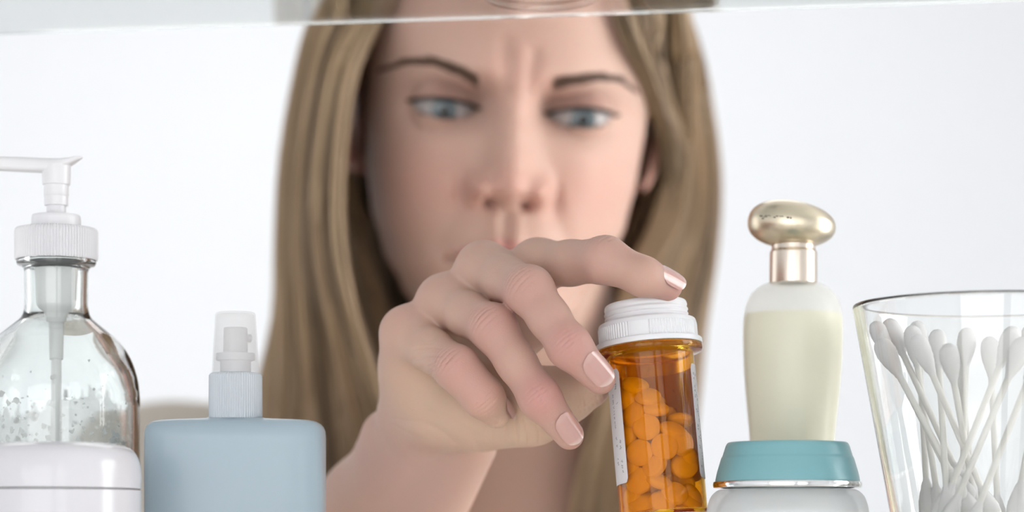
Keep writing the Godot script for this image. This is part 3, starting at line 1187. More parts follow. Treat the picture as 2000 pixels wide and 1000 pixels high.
# hair: locks of strands that fall between guide lines
func guide(pts: Array) -> PackedVector3Array:
	var w := []
	for p in pts:
		if absf(p[0]) < 10.0:      # round the skull: [turn about the head, height mm, lift mm]
			w.push_back(head_xf * head_point(p[0], p[1], p[2]))
		else:
			w.push_back(P(p[0], p[1], p[2]))
	return catmull(w, 3)

func curtain(mb: MB, guides: Array, count: int, spread: float, rad: float) -> void:
	var G := []
	for g in guides:
		G.push_back(guide(g))
	var n: int = G[0].size()
	var ng := G.size()
	var clumps := []
	for i in 44:
		clumps.push_back([(i + rng.randf()) / 44.0, rng.randf_range(0.0, 1.0), Vector3(rng.randf_range(-1, 1), 0, rng.randf_range(-1, 1))])
	for s in count:
		var cl: Array = clumps[rng.randi() % clumps.size()]
		var u := clampf(cl[0] + rng.randfn(0.0, 0.035), 0.0, 1.0) * (ng - 1)
		var k := mini(int(u), ng - 2)
		var fr := u - k
		var off := (cl[2] as Vector3) * spread * 0.7 + Vector3(rng.randf_range(-1, 1), 0, rng.randf_range(-1, 1)) * spread * 0.5
		var tone: float = clampf(cl[1] * 0.82 + rng.randf() * 0.18, 0.0, 1.0)
		var c := Vector3(0.095, 0.057, 0.03).lerp(Vector3(0.52, 0.37, 0.225), pow(tone, 0.8))
		var pts := PackedVector3Array()
		var radii := PackedFloat32Array()
		var ph := rng.randf() * TAU
		var last := n - int(rng.randf() * 4.0)
		for i in last:
			var p: Vector3 = (G[k][i] as Vector3).lerp(G[k + 1][i], fr)
			var t := float(i) / (n - 1)
			var wob := Vector3(sin(ph + t * 7.0), 0, cos(ph * 1.7 + t * 6.0)) * 0.002 * t
			pts.push_back(p + off * (0.25 + 0.75 * smoothstep(0.0, 0.35, t)) + wob)
			radii.push_back(rad * (1.0 - 0.75 * smoothstep(0.7, 1.0, float(i) / (last - 1))))
		tube(mb, pts, radii, 3, rgbv(c), false)

func build_hair(pr: Node3D) -> void:
	var mb := MB.new()
	# scalp: a close cap of hair over the skull
	var base := mb.v.size()
	var cols := 72
	var rows := 40
	for i in rows + 1:
		for j in cols + 1:
			var th := TAU * j / cols
			var front := cos(th)
			var lowy := lerpf(-55.0, 68.0, smoothstep(-0.15, 0.62, front))
			var y := lerpf(lowy, 114.9, float(i) / rows)
			var p := head_point(th, y, 5.0)
			p.y += 4.0 * smoothstep(70.0, 114.0, y)
			var tone := 0.5 + 0.5 * sin(j * 2.7 + 1.3 * sin(j * 0.9))
			mb.add(head_xf * p, (head_xf.basis * Vector3(p.x, p.y - 10.0, p.z)).normalized(), rgbv(Vector3(0.095, 0.057, 0.03).lerp(Vector3(0.52, 0.37, 0.225), tone * 0.6)))
	for i in rows:
		for j in cols:
			var a := base + i * (cols + 1) + j
			mb.quad(a, a + 1, a + cols + 2, a + cols + 1)
	# curtain on the left of the picture, inner edge to outer edge
	var left := [
		[[-0.35, 106, 7], [-0.62, 92, 7], [-0.82, 68, 6], [-0.95, 42, 6], [686, 130, 1.112], [658, 300, 1.118], [655, 470, 1.12], [682, 620, 1.125], [732, 780, 1.135], [765, 900, 1.14], [740, 1050, 1.15], [735, 1200, 1.16]],
		[[-0.912, 107, 7.25], [-0.99, 93.5, 8.25], [-1.06, 69, 9], [-1.14, 42, 10.5], [655, 130, 1.128], [628, 300, 1.135], [622, 470, 1.14], [650, 620, 1.145], [672, 780, 1.155], [690, 900, 1.16], [690, 1050, 1.17], [690, 1200, 1.18]],
		[[-1.48, 108, 7.5], [-1.36, 95, 9.5], [-1.31, 70, 12], [-1.32, 42, 15], [630, 130, 1.15], [603, 300, 1.155], [595, 470, 1.16], [600, 620, 1.165], [615, 780, 1.175], [620, 900, 1.18], [640, 1050, 1.19], [640, 1200, 1.2]],
		[[-2.04, 109, 7.75], [-1.73, 96.5, 10.8], [-1.56, 71, 15], [-1.51, 42, 19.5], [606, 130, 1.18], [576, 300, 1.182], [565, 470, 1.185], [570, 620, 1.19], [572, 780, 1.2], [560, 900, 1.21], [575, 1050, 1.22], [580, 1200, 1.23]],
		[[-2.6, 110, 8], [-2.1, 98, 12], [-1.8, 72, 18], [-1.7, 42, 24], [596, 130, 1.215], [566, 300, 1.215], [556, 470, 1.22], [552, 620, 1.225], [516, 780, 1.235], [505, 900, 1.245], [520, 1050, 1.25], [530, 1200, 1.26]]]
	curtain(mb, left, 2600, 0.0045, 0.00055)
	# the under-layer against the neck
	var back := [
		[[-1.75, 109, 7], [-1.75, 92, 8], [-1.75, 55, 9], [668, 300, 1.235], [690, 480, 1.245], [740, 640, 1.245], [790, 760, 1.24], [800, 900, 1.24], [790, 1050, 1.25], [780, 1200, 1.26]],
		[[-2.2, 109, 7], [-2.2, 92, 8], [-2.2, 55, 9], [640, 300, 1.285], [615, 480, 1.285], [590, 640, 1.28], [560, 760, 1.285], [530, 900, 1.29], [520, 1050, 1.3], [520, 1200, 1.3]]]
	curtain(mb, back, 1900, 0.008, 0.0007)
	# the length down the back, seen on both sides of the neck
	var nape := [
		[[-1.85, 111, 8], [-1.85, 94, 9], [-1.85, 58, 10], [-1.85, 15, 12], [625, 420, 1.29], [605, 640, 1.30], [540, 820, 1.32], [520, 1100, 1.33]],
		[[-2.5, 111, 8], [-2.5, 94, 9], [-2.5, 58, 10], [-2.5, 15, 12], [745, 420, 1.315], [740, 640, 1.32], [720, 820, 1.34], [700, 1100, 1.36]],
		[[3.14, 111, 8], [3.14, 94, 9], [3.14, 58, 10], [3.14, 15, 12], [985, 420, 1.32], [985, 640, 1.33], [985, 820, 1.35], [985, 1100, 1.37]],
		[[2.5, 111, 8], [2.5, 94, 9], [2.5, 58, 10], [2.5, 15, 12], [1235, 420, 1.315], [1230, 640, 1.32], [1220, 820, 1.34], [1220, 1100, 1.36]],
		[[1.7, 111, 8], [1.65, 94, 12], [1.6, 58, 16], [1.6, 15, 18], [1335, 420, 1.29], [1315, 640, 1.285], [1320, 820, 1.28], [1290, 1100, 1.29]]]
	curtain(mb, nape, 3000, 0.006, 0.0009)
	# right of the picture: the front lock, swept over and tucked behind the ear
	var tuck := [
		[[0.2, 107, 7], [0.4, 92, 7], [0.52, 70, 6], [0.62, 46, 6], [1238, 100, 1.13], [1268, 170, 1.155], [1283, 225, 1.185], [1300, 270, 1.215], [1312, 360, 1.235], [1310, 480, 1.24]],
		[[0.35, 108, 7.5], [0.625, 93, 7.5], [0.735, 70, 7], [0.8, 46, 7], [1254, 95, 1.145], [1274, 155, 1.17], [1287, 210, 1.195], [1306, 260, 1.22], [1322, 350, 1.24], [1325, 480, 1.245]],
		[[0.5, 110, 8], [0.85, 94, 8], [0.95, 70, 8], [0.98, 46, 8], [1270, 85, 1.165], [1285, 135, 1.185], [1294, 190, 1.205], [1315, 250, 1.23], [1334, 350, 1.245], [1335, 480, 1.25]]]
	curtain(mb, tuck, 1100, 0.003, 0.00055)
	# right of the picture: the length that falls behind the ear
	var right := [
		[[1, 111, 8], [1.15, 97, 10], [1.35, 70, 12], [1.45, 42, 12], [1326, 200, 1.24], [1318, 330, 1.24], [1280, 440, 1.235], [1238, 530, 1.225], [1205, 640, 1.215], [1185, 760, 1.205], [1150, 880, 1.2], [1120, 1020, 1.2], [1110, 1200, 1.21]],
		[[1.5, 111, 8], [1.48, 97.3, 10.7], [1.52, 70.7, 14], [1.55, 42, 16], [1342, 200, 1.24], [1336, 330, 1.24], [1322, 440, 1.235], [1285, 530, 1.225], [1262, 640, 1.22], [1235, 760, 1.21], [1205, 880, 1.205], [1180, 1020, 1.21], [1170, 1200, 1.22]],
		[[2, 111, 8], [1.82, 97.7, 11.3], [1.68, 71.3, 16], [1.65, 42, 20], [1356, 200, 1.25], [1366, 330, 1.25], [1362, 440, 1.245], [1345, 530, 1.24], [1318, 640, 1.235], [1290, 760, 1.23], [1265, 880, 1.225], [1250, 1020, 1.225], [1240, 1200, 1.23]],
		[[2.5, 111, 8], [2.15, 98, 12], [1.85, 72, 18], [1.75, 42, 24], [1373, 200, 1.265], [1389, 330, 1.26], [1388, 440, 1.26], [1378, 530, 1.255], [1362, 640, 1.25], [1348, 760, 1.245], [1335, 880, 1.24], [1325, 1020, 1.24], [1315, 1200, 1.245]]]
	curtain(mb, right, 3000, 0.004, 0.0006)
	var h := part("hair", mb.mesh(), M.hair, pr)
	h.set_meta("kind", "stuff")

# ------------------------------------------------------------------ things on the shelf
func shelf_row(d: float) -> float:
	return HORIZON + (EYE - SHELF_Y) * FOC / d

func on_shelf(px: float, d: float) -> Vector3:
	return Vector3((px - 1000.0) * d / FOC, SHELF_Y, -d)

# rings of equal count, bottom to top, counter-clockwise seen from above -> a smooth closed skin
func loft(rings: Array, cap0 := true, cap1 := true) -> MB:
	var mb := MB.new()
	var n: int = rings[0].size()
	var m := rings.size()
	for i in m:
		for j in n:
			var du: Vector3 = rings[i][(j + 1) % n] - rings[i][(j + n - 1) % n]
			var dv: Vector3 = rings[mini(i + 1, m - 1)][j] - rings[maxi(i - 1, 0)][j]
			mb.add(rings[i][j], dv.cross(du).normalized() * -1.0)
	for i in m - 1:
		for j in n:
			var j1 := (j + 1) % n
			mb.quad(i * n + j, i * n + j1, (i + 1) * n + j1, (i + 1) * n + j)
	for e in 2:
		if (e == 0 and not cap0) or (e == 1 and not cap1):
			continue
		var ring: PackedVector3Array = rings[0] if e == 0 else rings[m - 1]
		var c := Vector3.ZERO
		for p in ring:
			c += p
		c /= n
		var nn := (ring[1] - c).cross(ring[0] - c).normalized() * (1.0 if e == 0 else -1.0)
		var ci := mb.add(c, nn)
		var first := mb.v.size()
		for p in ring:
			mb.add(p, nn)
		for j in n:
			if e == 0:
				mb.tri(ci, first + (j + 1) % n, first + j)
			else:
				mb.tri(ci, first + j, first + (j + 1) % n)
	return mb

# superellipse ring in the x-z plane at height y
func se_ring(hw: float, hz: float, y: float, e: float, n := 96) -> PackedVector3Array:
	var r := PackedVector3Array()
	for j in n:
		var th := -TAU * j / n
		var c := cos(th)
		var s := sin(th)
		r.push_back(Vector3(hw * signf(c) * pow(absf(c), 2.0 / e), y, hz * signf(s) * pow(absf(s), 2.0 / e)))
	return r

func translucent(col: Color, through: float, rough := 0.4) -> StandardMaterial3D:
	var m := mat(col, rough)
	m.backlight_enabled = true
	m.backlight = Color(through, through, through)
	return m

# frosted glass or thin clear plastic: part of the light goes straight on, part is scattered at the skin
func film(col: Color, share: float, rough: float) -> StandardMaterial3D:
	var m := mat(Color(col.r, col.g, col.b, share), rough)
	m.transparency = BaseMaterial3D.TRANSPARENCY_ALPHA
	m.backlight_enabled = true
	m.backlight = Color(0.9, 0.9, 0.9)
	return m

func build_pill_bottle() -> void:
	var d := 0.915
	var k := d / FOC
	var t := thing("pill_bottle", "orange translucent pill bottle with a white screw cap, lifted and tilted by the hand", "pill bottle", P(1297, 1010, d))
	var ay := Vector3(-0.083, 1.0, -0.086).normalized()
	var ax := ay.cross(Vector3(0, 0, 1)).normalized()
	var az := ax.cross(ay)
	t.basis = Basis(ax, ay, az)
	var body := px_prof([[0, 0], [86, 0, 7], [86, -317, 3], [103, -321, 2], [105, -325, 2], [105, -333, 2], [80, -334, 1], [79.5, -326, 1], [79.5, -7, 6], [0, -7]], k, 0.0)
	part("bottle_body", lathe(body, 128).mesh(), M.orange, t)
	# cap: flange, ribbed drum with smooth panels, threaded step
	var cap_m := mat(Color(0.90, 0.895, 0.905), 0.35)
	cap_m.subsurf_scatter_enabled = true
	cap_m.subsurf_scatter_strength = 0.1
	var skirt := px_prof([[0, -335], [105, -335, 1.5], [105, -346, 3], [95, -348]], k, 0.0)
	var cap := part("cap", lathe(skirt, 128).mesh(), cap_m, t)
	var drum := px_prof([[97, -346], [97, -376]], k, 0.0)
	var drum_mb := MB.new()
	for q in 4:
		var mid := deg_to_rad(103.0) + q * PI / 2
		drum_mb.join(lathe(drum, 6, mid - 0.19, mid + 0.19))
		drum_mb.join(lathe(drum, 176, mid + 0.19, mid + PI / 2 - 0.19, 100, Color.WHITE, 1.0, 0.00016))
	part("ribbed_grip", drum_mb.mesh(), cap_m, cap)
	var step := px_prof([[97.2, -376], [95, -385, 3], [83, -388, 2], [80, -391, 1], [83.5, -396, 2.5], [80, -400, 1], [83.5, -405, 2.5], [80, -410, 1], [82, -414, 2], [80, -423, 5], [62, -424.5, 1], [59, -422.5, 1], [0, -422.5]], k, 0.0, 4)
	part("cap_top", lathe(step, 128).mesh(), cap_m, cap)
	# paper label round the back; its two ends show at the sides
	var im := Image.create(512, 256, false, Image.FORMAT_RGB8)
	im.fill(Color(0.93, 0.92, 0.93))
	var r2 := RandomNumberGenerator.new()
	r2.seed = 11
	for line in [14, 34, 330, 360, 420, 478, 492]:
		# lines of small print that run up the label
		var y := 20
		while y < 236:
			var w := r2.randi_range(3, 9)
			if r2.randf() < 0.6:
				for g in range(0, w, 2):
					im.fill_rect(Rect2i(line + r2.randi_range(0, 3), y + g, r2.randi_range(3, 8), 1), Color(0.52, 0.51, 0.55))
			y += w + r2.randi_range(2, 5)
	var lm := mat(Color.WHITE, 0.6)
	lm.backlight_enabled = true
	lm.backlight = Color(0.8, 0.8, 0.8)
	lm.albedo_texture = ImageTexture.create_from_image(im)
	var lb := MB.new()
	var nu := 90
	var a0 := deg_to_rad(140.0)
	var a1 := deg_to_rad(391.0)
	for side in 2:
		var base := lb.v.size()
		for i in nu + 1:
			var th := lerpf(a0, a1, float(i) / nu)
			var edge := minf(th - a0, a1 - th) * 86.0
			var cut := 0.0
			if edge < 9.0:
				cut = 9.0 - sqrt(maxf(81.0 - (9.0 - edge) * (9.0 - edge), 0.0))
			for e in 2:
				var yy := (68.0 + cut if e == 0 else 292.0 - cut)
				var rr := 86.9 if side == 0 else 86.3
				var nn := Vector3(cos(th), 0, sin(th))
				lb.add(Vector3(nn.x * rr, yy, nn.z * rr) * k, nn if side == 0 else -nn, Color.WHITE, Vector2(float(i) / nu, 1.0 - (yy - 68.0) / 224.0))
		for i in nu:
			var a := base + i * 2
			if side == 0:
				lb.quad(a, a + 1, a + 3, a + 2)
			else:
				lb.quad(a, a + 2, a + 3, a + 1)
	part("label", lb.mesh(), lm, t)
	# tablets
	var pr := px_prof([[0, 13.5], [8, 13.1], [16, 11.2], [22.5, 7.8], [25.6, 5.0, 2], [26.4, 3.0], [26.4, -3.0], [25.6, -5.0, 2], [22.5, -7.8], [16, -11.2], [8, -13.1], [0, -13.5]], k, 0.0, 3)
	var pm := lathe(pr, 32).mesh()
	var spots := []
	for q in [[75, 210, -0.75, 0.2, 0.6], [140, 130, 0.2, 0.75, 0.5], [225, 215, 0.1, 0.75, 0.55], [280, 300, 0.15, 0.97, 0.35], [125, 340, -0.75, 0.15, 0.6], [215, 430, 0.0, 0.0, 1.0], [400, 445, 0.35, 0.8, 0.45], [340, 570, 0.05, 0.05, 1.0], [170, 605, -0.35, 0.0, 0.95], [465, 535, 0.6, 0.1, 0.8], [270, 700, -0.55, 0.5, 0.65], [480, 695, 0.3, 0.35, 0.9], [300, 805, 0.45, 0.85, 0.35], [165, 800, -0.45, 0.2, 0.85], [410, 890, 0.25, 0.55, 0.8], [185, 945, -0.2, 0.75, 0.6], [70, 480, -0.85, 0.1, 0.5], [75, 690, -0.85, 0.2, 0.5], [550, 640, 0.9, 0.1, 0.4], [560, 890, 0.85, 0.45, 0.35], [70, 900, -0.85, 0.35, 0.4], [330, 1010, 0.1, 0.6, 0.8], [540, 1000, 0.7, 0.6, 0.4], [110, 1040, -0.6, 0.6, 0.5]]:
		var X: float = 1200.0 + q[0] / 3.574 - 1297.0
		var Y: float = 1010.0 - (720.0 + q[1] / 3.574)
		var sx := X * -0.083 + Y * 0.9965
		var u := clampf((X * 0.9965 + Y * 0.083) * 0.96, -58.0, 58.0)
		var nn := Vector3(q[2], q[3], q[4]).normalized()
		var w := 50.0
		for step_i in 12:
			# slide towards the front wall until the tablet just touches it
			var out := Vector3(u, 0, w).normalized()
			var al := nn.dot(out)
			var reach := 77.5 - sqrt(26.4 * 26.4 * (1.0 - al * al) + 13.5 * 13.5 * al * al)
			if absf(u) > reach * 0.97:
				u = signf(u) * reach * 0.97
			w = sqrt(maxf(reach * reach - u * u, 0.0))
		spots.push_back([Vector3(u, maxf(sx, 24.0), w), nn])
	var tries := 0
	while spots.size() < 62 and tries < 6000:
		tries += 1
		var an := rng.randf() * TAU
		var ra := sqrt(rng.randf()) * 50.0
		var c := Vector3(cos(an) * ra, 0, sin(an) * ra)
		c.y = rng.randf_range(22.0, 236.0 - c.x * 0.6)
		var ok := true
		for s in spots:
			if (s[0] - c).length() < 31.0:
				ok = false
				break
		if ok and c.z < 38.0:
			spots.push_back([c, Vector3(rng.randf_range(-1, 1), rng.randf_range(0.2, 1), rng.randf_range(-1, 1)).normalized()])
	for s in spots:
		var o := part("pill", pm, M.pill, self)
		tag(o, "round yellow tablet inside the orange pill bottle", "pill", "yellow tablets in the orange bottle")
		var nn: Vector3 = s[1]
		var xx := nn.cross(Vector3(0.3, 0.2, 0.9)).normalized()
		o.transform = t.transform * Transform3D(Basis(xx, nn, xx.cross(nn)), (s[0] as Vector3) * k)

func build_pump_bottle() -> void:
	var d := 0.942
	var k := d / FOC
	var b := shelf_row(d)
	var t := thing("pump_bottle", "clear glass soap bottle with a white pump top, behind the white jar", "pump bottle", on_shelf(110, d))
	var g := glass(Color(0.984, 0.997, 0.992), 1.5)
	var prof := px_prof([[0, b], [162, b, 16], [162, 775, 6], [159, 742, 20], [147, 702, 20], [125, 667, 20], [92, 641, 20], [66, 620, 14], [61, 600, 14], [62, 528, 10], [66, 521, 4], [75, 519, 3], [77.5, 513, 4], [75, 506, 3], [60, 505, 3], [53, 508, 3], [51, 600, 14], [55, 634, 12], [80, 662, 16], [106, 688, 20], [129, 720, 20], [142, 756, 20], [147, 790, 6], [148, b - 34, 18], [0, b - 28]], k, b, 5)
	part("glass_bottle", lathe(prof, 128).mesh(), g, t)
	var wp: StandardMaterial3D = M.white_plastic
	var collar := px_prof([[56, 506], [78, 508.5, 1], [79, 505, 1], [79, 452, 2], [76, 446, 4], [46, 444]], k, b)
	part("collar", lathe(collar, 600, 0.0, TAU, 84, Color.WHITE, 1.0, 0.00036).mesh(), wp, t)
	part("collar_top", lathe(px_prof([[48, 446], [47.5, 426, 1], [46, 420, 4], [16, 419]], k, b), 64).mesh(), wp, t)
	part("pump_stem", lathe(px_prof([[19, 421], [18.5, 402], [23, 402, 1], [23, 384, 1], [23.8, 383], [23.4, 362], [27, 361, 1], [28.5, 322]], k, b), 48).mesh(), wp, t)
	var rings := []
	for q in [[162, 306, 308, 3], [156, 305, 312, 10], [148, 306, 317, 17], [136, 309, 324, 22], [120, 310, 333, 25], [96, 310, 338, 25], [80, 309, 337, 21], [40, 307, 335.5, 18], [0, 306, 333.5, 16], [-50, 309, 334, 14], [-90, 318, 338, 12], [-118, 335, 350, 10], [-126, 345, 356, 8]]:
		var ring := PackedVector3Array()
		var hy: float = (q[2] - q[1]) * 0.5
		for j in 40:
			var th := TAU * j / 40
			var c := cos(th)
			var s := sin(th)
			ring.push_back(Vector3(q[0] - 110.0, b - (q[1] + q[2]) * 0.5 + hy * signf(s) * pow(absf(s), 0.6), q[3] * signf(c) * pow(absf(c), 0.6)) * k)
		rings.push_back(ring)
	var pm := loft(rings)
	part("pump_head", pm.mesh(), wp, t)
	var tr := mat(Color(0.95, 0.95, 0.95), 0.35)
	part("pump_chamber", lathe(px_prof([[0, 648], [20, 648, 2], [24, 620, 4], [38, 600, 6], [42, 520, 3], [0, 519]], k, b), 48).mesh(), tr, t)
	part("dip_tube", lathe(px_prof([[8, b - 38], [10, b - 38], [10, 690], [13.5, 690, 1], [14.5, 646], [8, 645], [8, b - 38]], k, b), 32).mesh(), tr, t)
	# soap left in the bottle, and the scum that it dried to on the wall
	part("soap", lathe(px_prof([[0, b - 29.5], [146.5, b - 35.5, 14], [147, 912, 2], [60, 910], [0, 910]], k, b), 72).mesh(), translucent(Color(0.93, 0.94, 0.94), 0.9, 0.3), t)
	var fn := FastNoiseLite.new()
	fn.seed = 5
	fn.frequency = 0.05
	fn.fractal_octaves = 4
	var sb := MB.new()
	var rw := 146.6 * k
	for i in 2600:
		# flat irregular flecks, thicker on the ground towards the soap
		var y := 905.0 - 210.0 * pow(rng.randf(), 2.6)
		var th := rng.randf() * TAU
		if fn.get_noise_3d(cos(th) * 147.0, y, sin(th) * 147.0) < -0.05 + (905.0 - y) / 400.0:
			continue
		var sz := rng.randf_range(1.0, 3.0) + 7.0 * pow(rng.randf(), 6.0)
		var n0 := Vector3(cos(th), 0, sin(th))
		var ci := sb.add(Vector3(n0.x * (rw - 0.3 * k), (b - y) * k, n0.z * (rw - 0.3 * k)), -n0)
		var ring := []
		for q in 9:
			var an := TAU * q / 9.0
			var rr := sz * rng.randf_range(0.5, 1.2)
			var th2 := th + cos(an) * rr / 147.0
			var n2 := Vector3(cos(th2), 0, sin(th2))
			ring.push_back(sb.add(Vector3(n2.x * rw, (b - y + sin(an) * rr) * k, n2.z * rw), -n2))
		for q in 9:
			sb.tri(ci, ring[q], ring[(q + 1) % 9])
	# a thin veil of dried suds on the wall that faces the room, with a ragged upper edge
	var vb := MB.new()
	for i in 241:
		var th := lerpf(PI * 1.02, PI * 1.80, i / 240.0)
		var top := 800.0 - 62.0 * exp(-pow((i - 175.0) / 60.0, 2.0)) + 38.0 * fn.get_noise_2d(i * 1.1, 3.0) + 14.0 * fn.get_noise_2d(i * 5.0, 40.0)
		var nn := Vector3(cos(th), 0, sin(th))
		for q in 12:
			var y := lerpf(908.0, top, q / 11.0)
			vb.add(Vector3(nn.x * rw, (b - y) * k, nn.z * rw), -nn)
	for i in 240:
		for q in 11:
			var a := i * 12 + q
			vb.quad(a, a + 12, a + 13, a + 1)
	part("suds_veil", vb.mesh(), film(Color(0.80, 0.80, 0.79), 0.42, 0.6), t).set_meta("kind", "stuff")
	var sc := part("soap_scum", sb.mesh(), mat(Color(0.96, 0.965, 0.965), 0.6), t)
	sc.set_meta("kind", "stuff")

func build_white_jar() -> void:
	var d := 0.872
	var k := d / FOC
	var b := shelf_row(d)
	var t := thing("cream_jar", "plain white plastic cream jar with a domed screw lid, in front of the pump bottle", "jar", on_shelf(103, d))
	var m := mat(Color(0.815, 0.81, 0.83), 0.16)
	part("lid", lathe(px_prof([[0, 955], [171, 955, 1.5], [172, 925, 20], [168, 898, 20], [155, 877, 14], [130, 868, 12], [100, 865.5, 10], [0, 865]], k, b, 5), 128).mesh(), m, t)
	part("jar_body", lathe(px_prof([[0, b], [160, b, 10], [170.5, b - 12, 10], [171.5, 957.5, 1.5], [0, 957.5]], k, b), 128).mesh(), m, t)

func build_spray_bottle() -> void:
	var d := 0.925
	var k := d / FOC
	var b := shelf_row(d)
	var t := thing("spray_bottle", "pale blue flat spray bottle with a clear overcap", "spray bottle", on_shelf(460, d))
	var blue := translucent(Color(0.645, 0.735, 0.79), 0.8, 0.32)
	blue.clearcoat_enabled = true
	blue.clearcoat = 0.5
	blue.clearcoat_roughness = 0.2
	var rings := []
	for q in [[b, 168, 62], [b - 5, 173, 68], [b - 14, 174.5, 71], [960, 175, 72], [856, 175, 72], [842, 174, 70], [834, 171, 67], [828, 166, 63], [824, 158, 58], [821.5, 146, 52], [820, 120, 48], [818.5, 80, 46], [817, 58, 44], [813, 50, 42], [806, 48, 42]]:
		rings.push_back(se_ring(q[1] * k, q[2] * k, (b - q[0]) * k, 4.6 if q[0] > 819.5 else (3.0 if q[0] > 817.5 else 2.0), 120))
	part("bottle_body", loft(rings).mesh(), blue, t)
	var cl := translucent(Color(0.86, 0.89, 0.92), 0.9, 0.3)
	part("closure", lathe(px_prof([[44, 818], [51.5, 818, 1.5], [51, 733, 4], [47, 729, 2], [20, 727]], k, b), 500, 0.0, TAU, 64, Color.WHITE, 1.0, 0.00018).mesh(), cl, t)
	var clear := film(Color(0.93, 0.93, 0.935), 0.22, 0.26)
	part("overcap", lathe(px_prof([[46, 729], [46, 727], [39.5, 616, 3], [37, 610, 4], [0, 609.5], [0, 612.5], [35, 613.5, 3], [37.2, 619, 2], [43.4, 729], [46, 729]], k, b), 96).mesh(), clear, t)
	var sp := translucent(Color(0.90, 0.90, 0.91), 0.9, 0.35)
	var head := part("spray_head", lathe(px_prof([[30, 727], [30, 706, 2], [38, 704, 1], [38, 690, 1], [24, 689, 2], [23, 640, 3], [0, 638]], k, b), 48).mesh(), sp, t)
	part("nozzle", lathe(px_prof([[9, 0], [9, -12], [8, -32, 1], [0, -32]], k, 0.0), 24).mesh(), sp, head, Transform3D(Basis(Vector3.RIGHT, -PI / 2).rotated(Vector3.UP, -1.1), Vector3(0, (b - 660.0) * k, 0)))
	part("dip_tube", lathe(px_prof([[0, b - 20], [8, b - 20], [8, 812], [0, 812]], k, b), 20).mesh(), sp, t)

func build_perfume() -> void:
	var d := 0.955
	var k := d / FOC
	var b := shelf_row(d)
	var t := thing("perfume_bottle", "frosted glass perfume bottle of pale yellow liquid with a gold pebble-shaped stopper", "perfume bottle", on_shelf(1545, d) + Vector3(0, 0.0004, 0))
	t.rotation.z = -0.008
	var fr := film(Color(0.95, 0.955, 0.945), 0.32, 0.34)
	part("frosted_bottle", lathe(px_prof([[0, b], [62, b, 5], [70, 1000, 20], [82, 870, 60], [95, 740, 60], [98, 660, 40], [97, 622, 20], [92, 594, 20], [79, 571, 20], [58, 557, 12], [44, 554, 3], [36, 554, 2], [40, 558, 8], [76, 574, 14], [90, 597, 14], [95, 624, 14], [96, 660, 30], [93, 740, 60], [80, 870, 60], [67, b - 16, 8], [0, b - 14]], k, b, 6), 96).mesh(), fr, t)
	part("perfume", lathe(px_prof([[0, b - 15], [66, b - 17, 8], [79.5, 870, 60], [92.5, 740, 60], [95.5, 660, 30], [94.2, 622, 8], [91.5, 615.5, 1], [0, 614.5]], k, b), 96).mesh(), translucent(Color(0.99, 0.975, 0.845), 0.5, 0.3), t)
	var gold := mat(Color(0.80, 0.745, 0.655), 0.24, 1.0)
	part("collar", lathe(px_prof([[30, 556], [46, 556, 1], [46.5, 553], [46, 494, 3], [43, 490, 2], [42.5, 474]], k, b), 64).mesh(), mat(Color(0.84, 0.79, 0.74), 0.3, 1.0), t)
	# the pebble: an egg lying on its side, worn on the left
	var pb := MB.new()
	var nu := 72
	var nv := 40
	for i in nv + 1:
		var v := -PI / 2 + PI * i / nv
		for j in nu + 1:
			var u := TAU * j / nu
			var nx := cos(v) * cos(u)
			var ny := sin(v)
			var nz := cos(v) * sin(u)
			var sy := 46.0 * (1.0 - 0.10 * nx)
			pb.add(Vector3(nx * 86.0, signf(ny) * pow(absf(ny), 0.86) * sy, nz * 78.0) * k, Vector3(nx / 86.0, ny / sy, nz / 78.0).normalized(), Color.WHITE, Vector2(float(j) / nu, float(i) / nv))
	for i in nv:
		for j in nu:
			var a := i * (nu + 1) + j
			pb.quad(a, a + nu + 1, a + nu + 2, a + 1)
	var gm := mat(Color(0.83, 0.785, 0.70), 0.33, 1.0)
	var stopper := part("stopper", pb.mesh(), gm, t, Transform3D(Basis(Vector3.BACK, -0.10), Vector3(-4.0 * k, (b - 441.0) * k, 0)))
	# worn flecks where the gilding has chipped
	var wf := MB.new()
	for i in 60:
		var px := rng.randf_range(-68, -4)
		var py := 6.0 + rng.randfn(0, 3.0) + (px + 30) * 0.02
		var nx := px / 86.0
		var ny := (py) / (46.0 * (1.0 - 0.10 * nx))
		var nz := sqrt(maxf(1.0 - nx * nx - ny * ny, 0.01))
		var nn := Vector3(nx / 86.0, ny / 46.0, nz / 78.0).normalized()
		var c := Vector3(px, py, nz * 78.0) * k + nn * 0.00002
		var e1 := nn.cross(Vector3.UP).normalized()
		var e2 := nn.cross(e1)
		var sz := rng.randf_range(0.7, 2.6) * k
		var ci := wf.add(c, nn)
		var f := []
		for j in 7:
			var th := TAU * j / 7
			f.push_back(wf.add(c + (e1 * cos(th) * 1.6 + e2 * sin(th) * 0.8) * sz * rng.randf_range(0.5, 1.1), nn))
		for j in 7:
			wf.tri(ci, f[j], f[(j + 1) % 7])
	var wfp := part("worn_flecks", wf.mesh(), mat(Color(0.36, 0.33, 0.30), 0.6), stopper)
	wfp.set_meta("kind", "stuff")

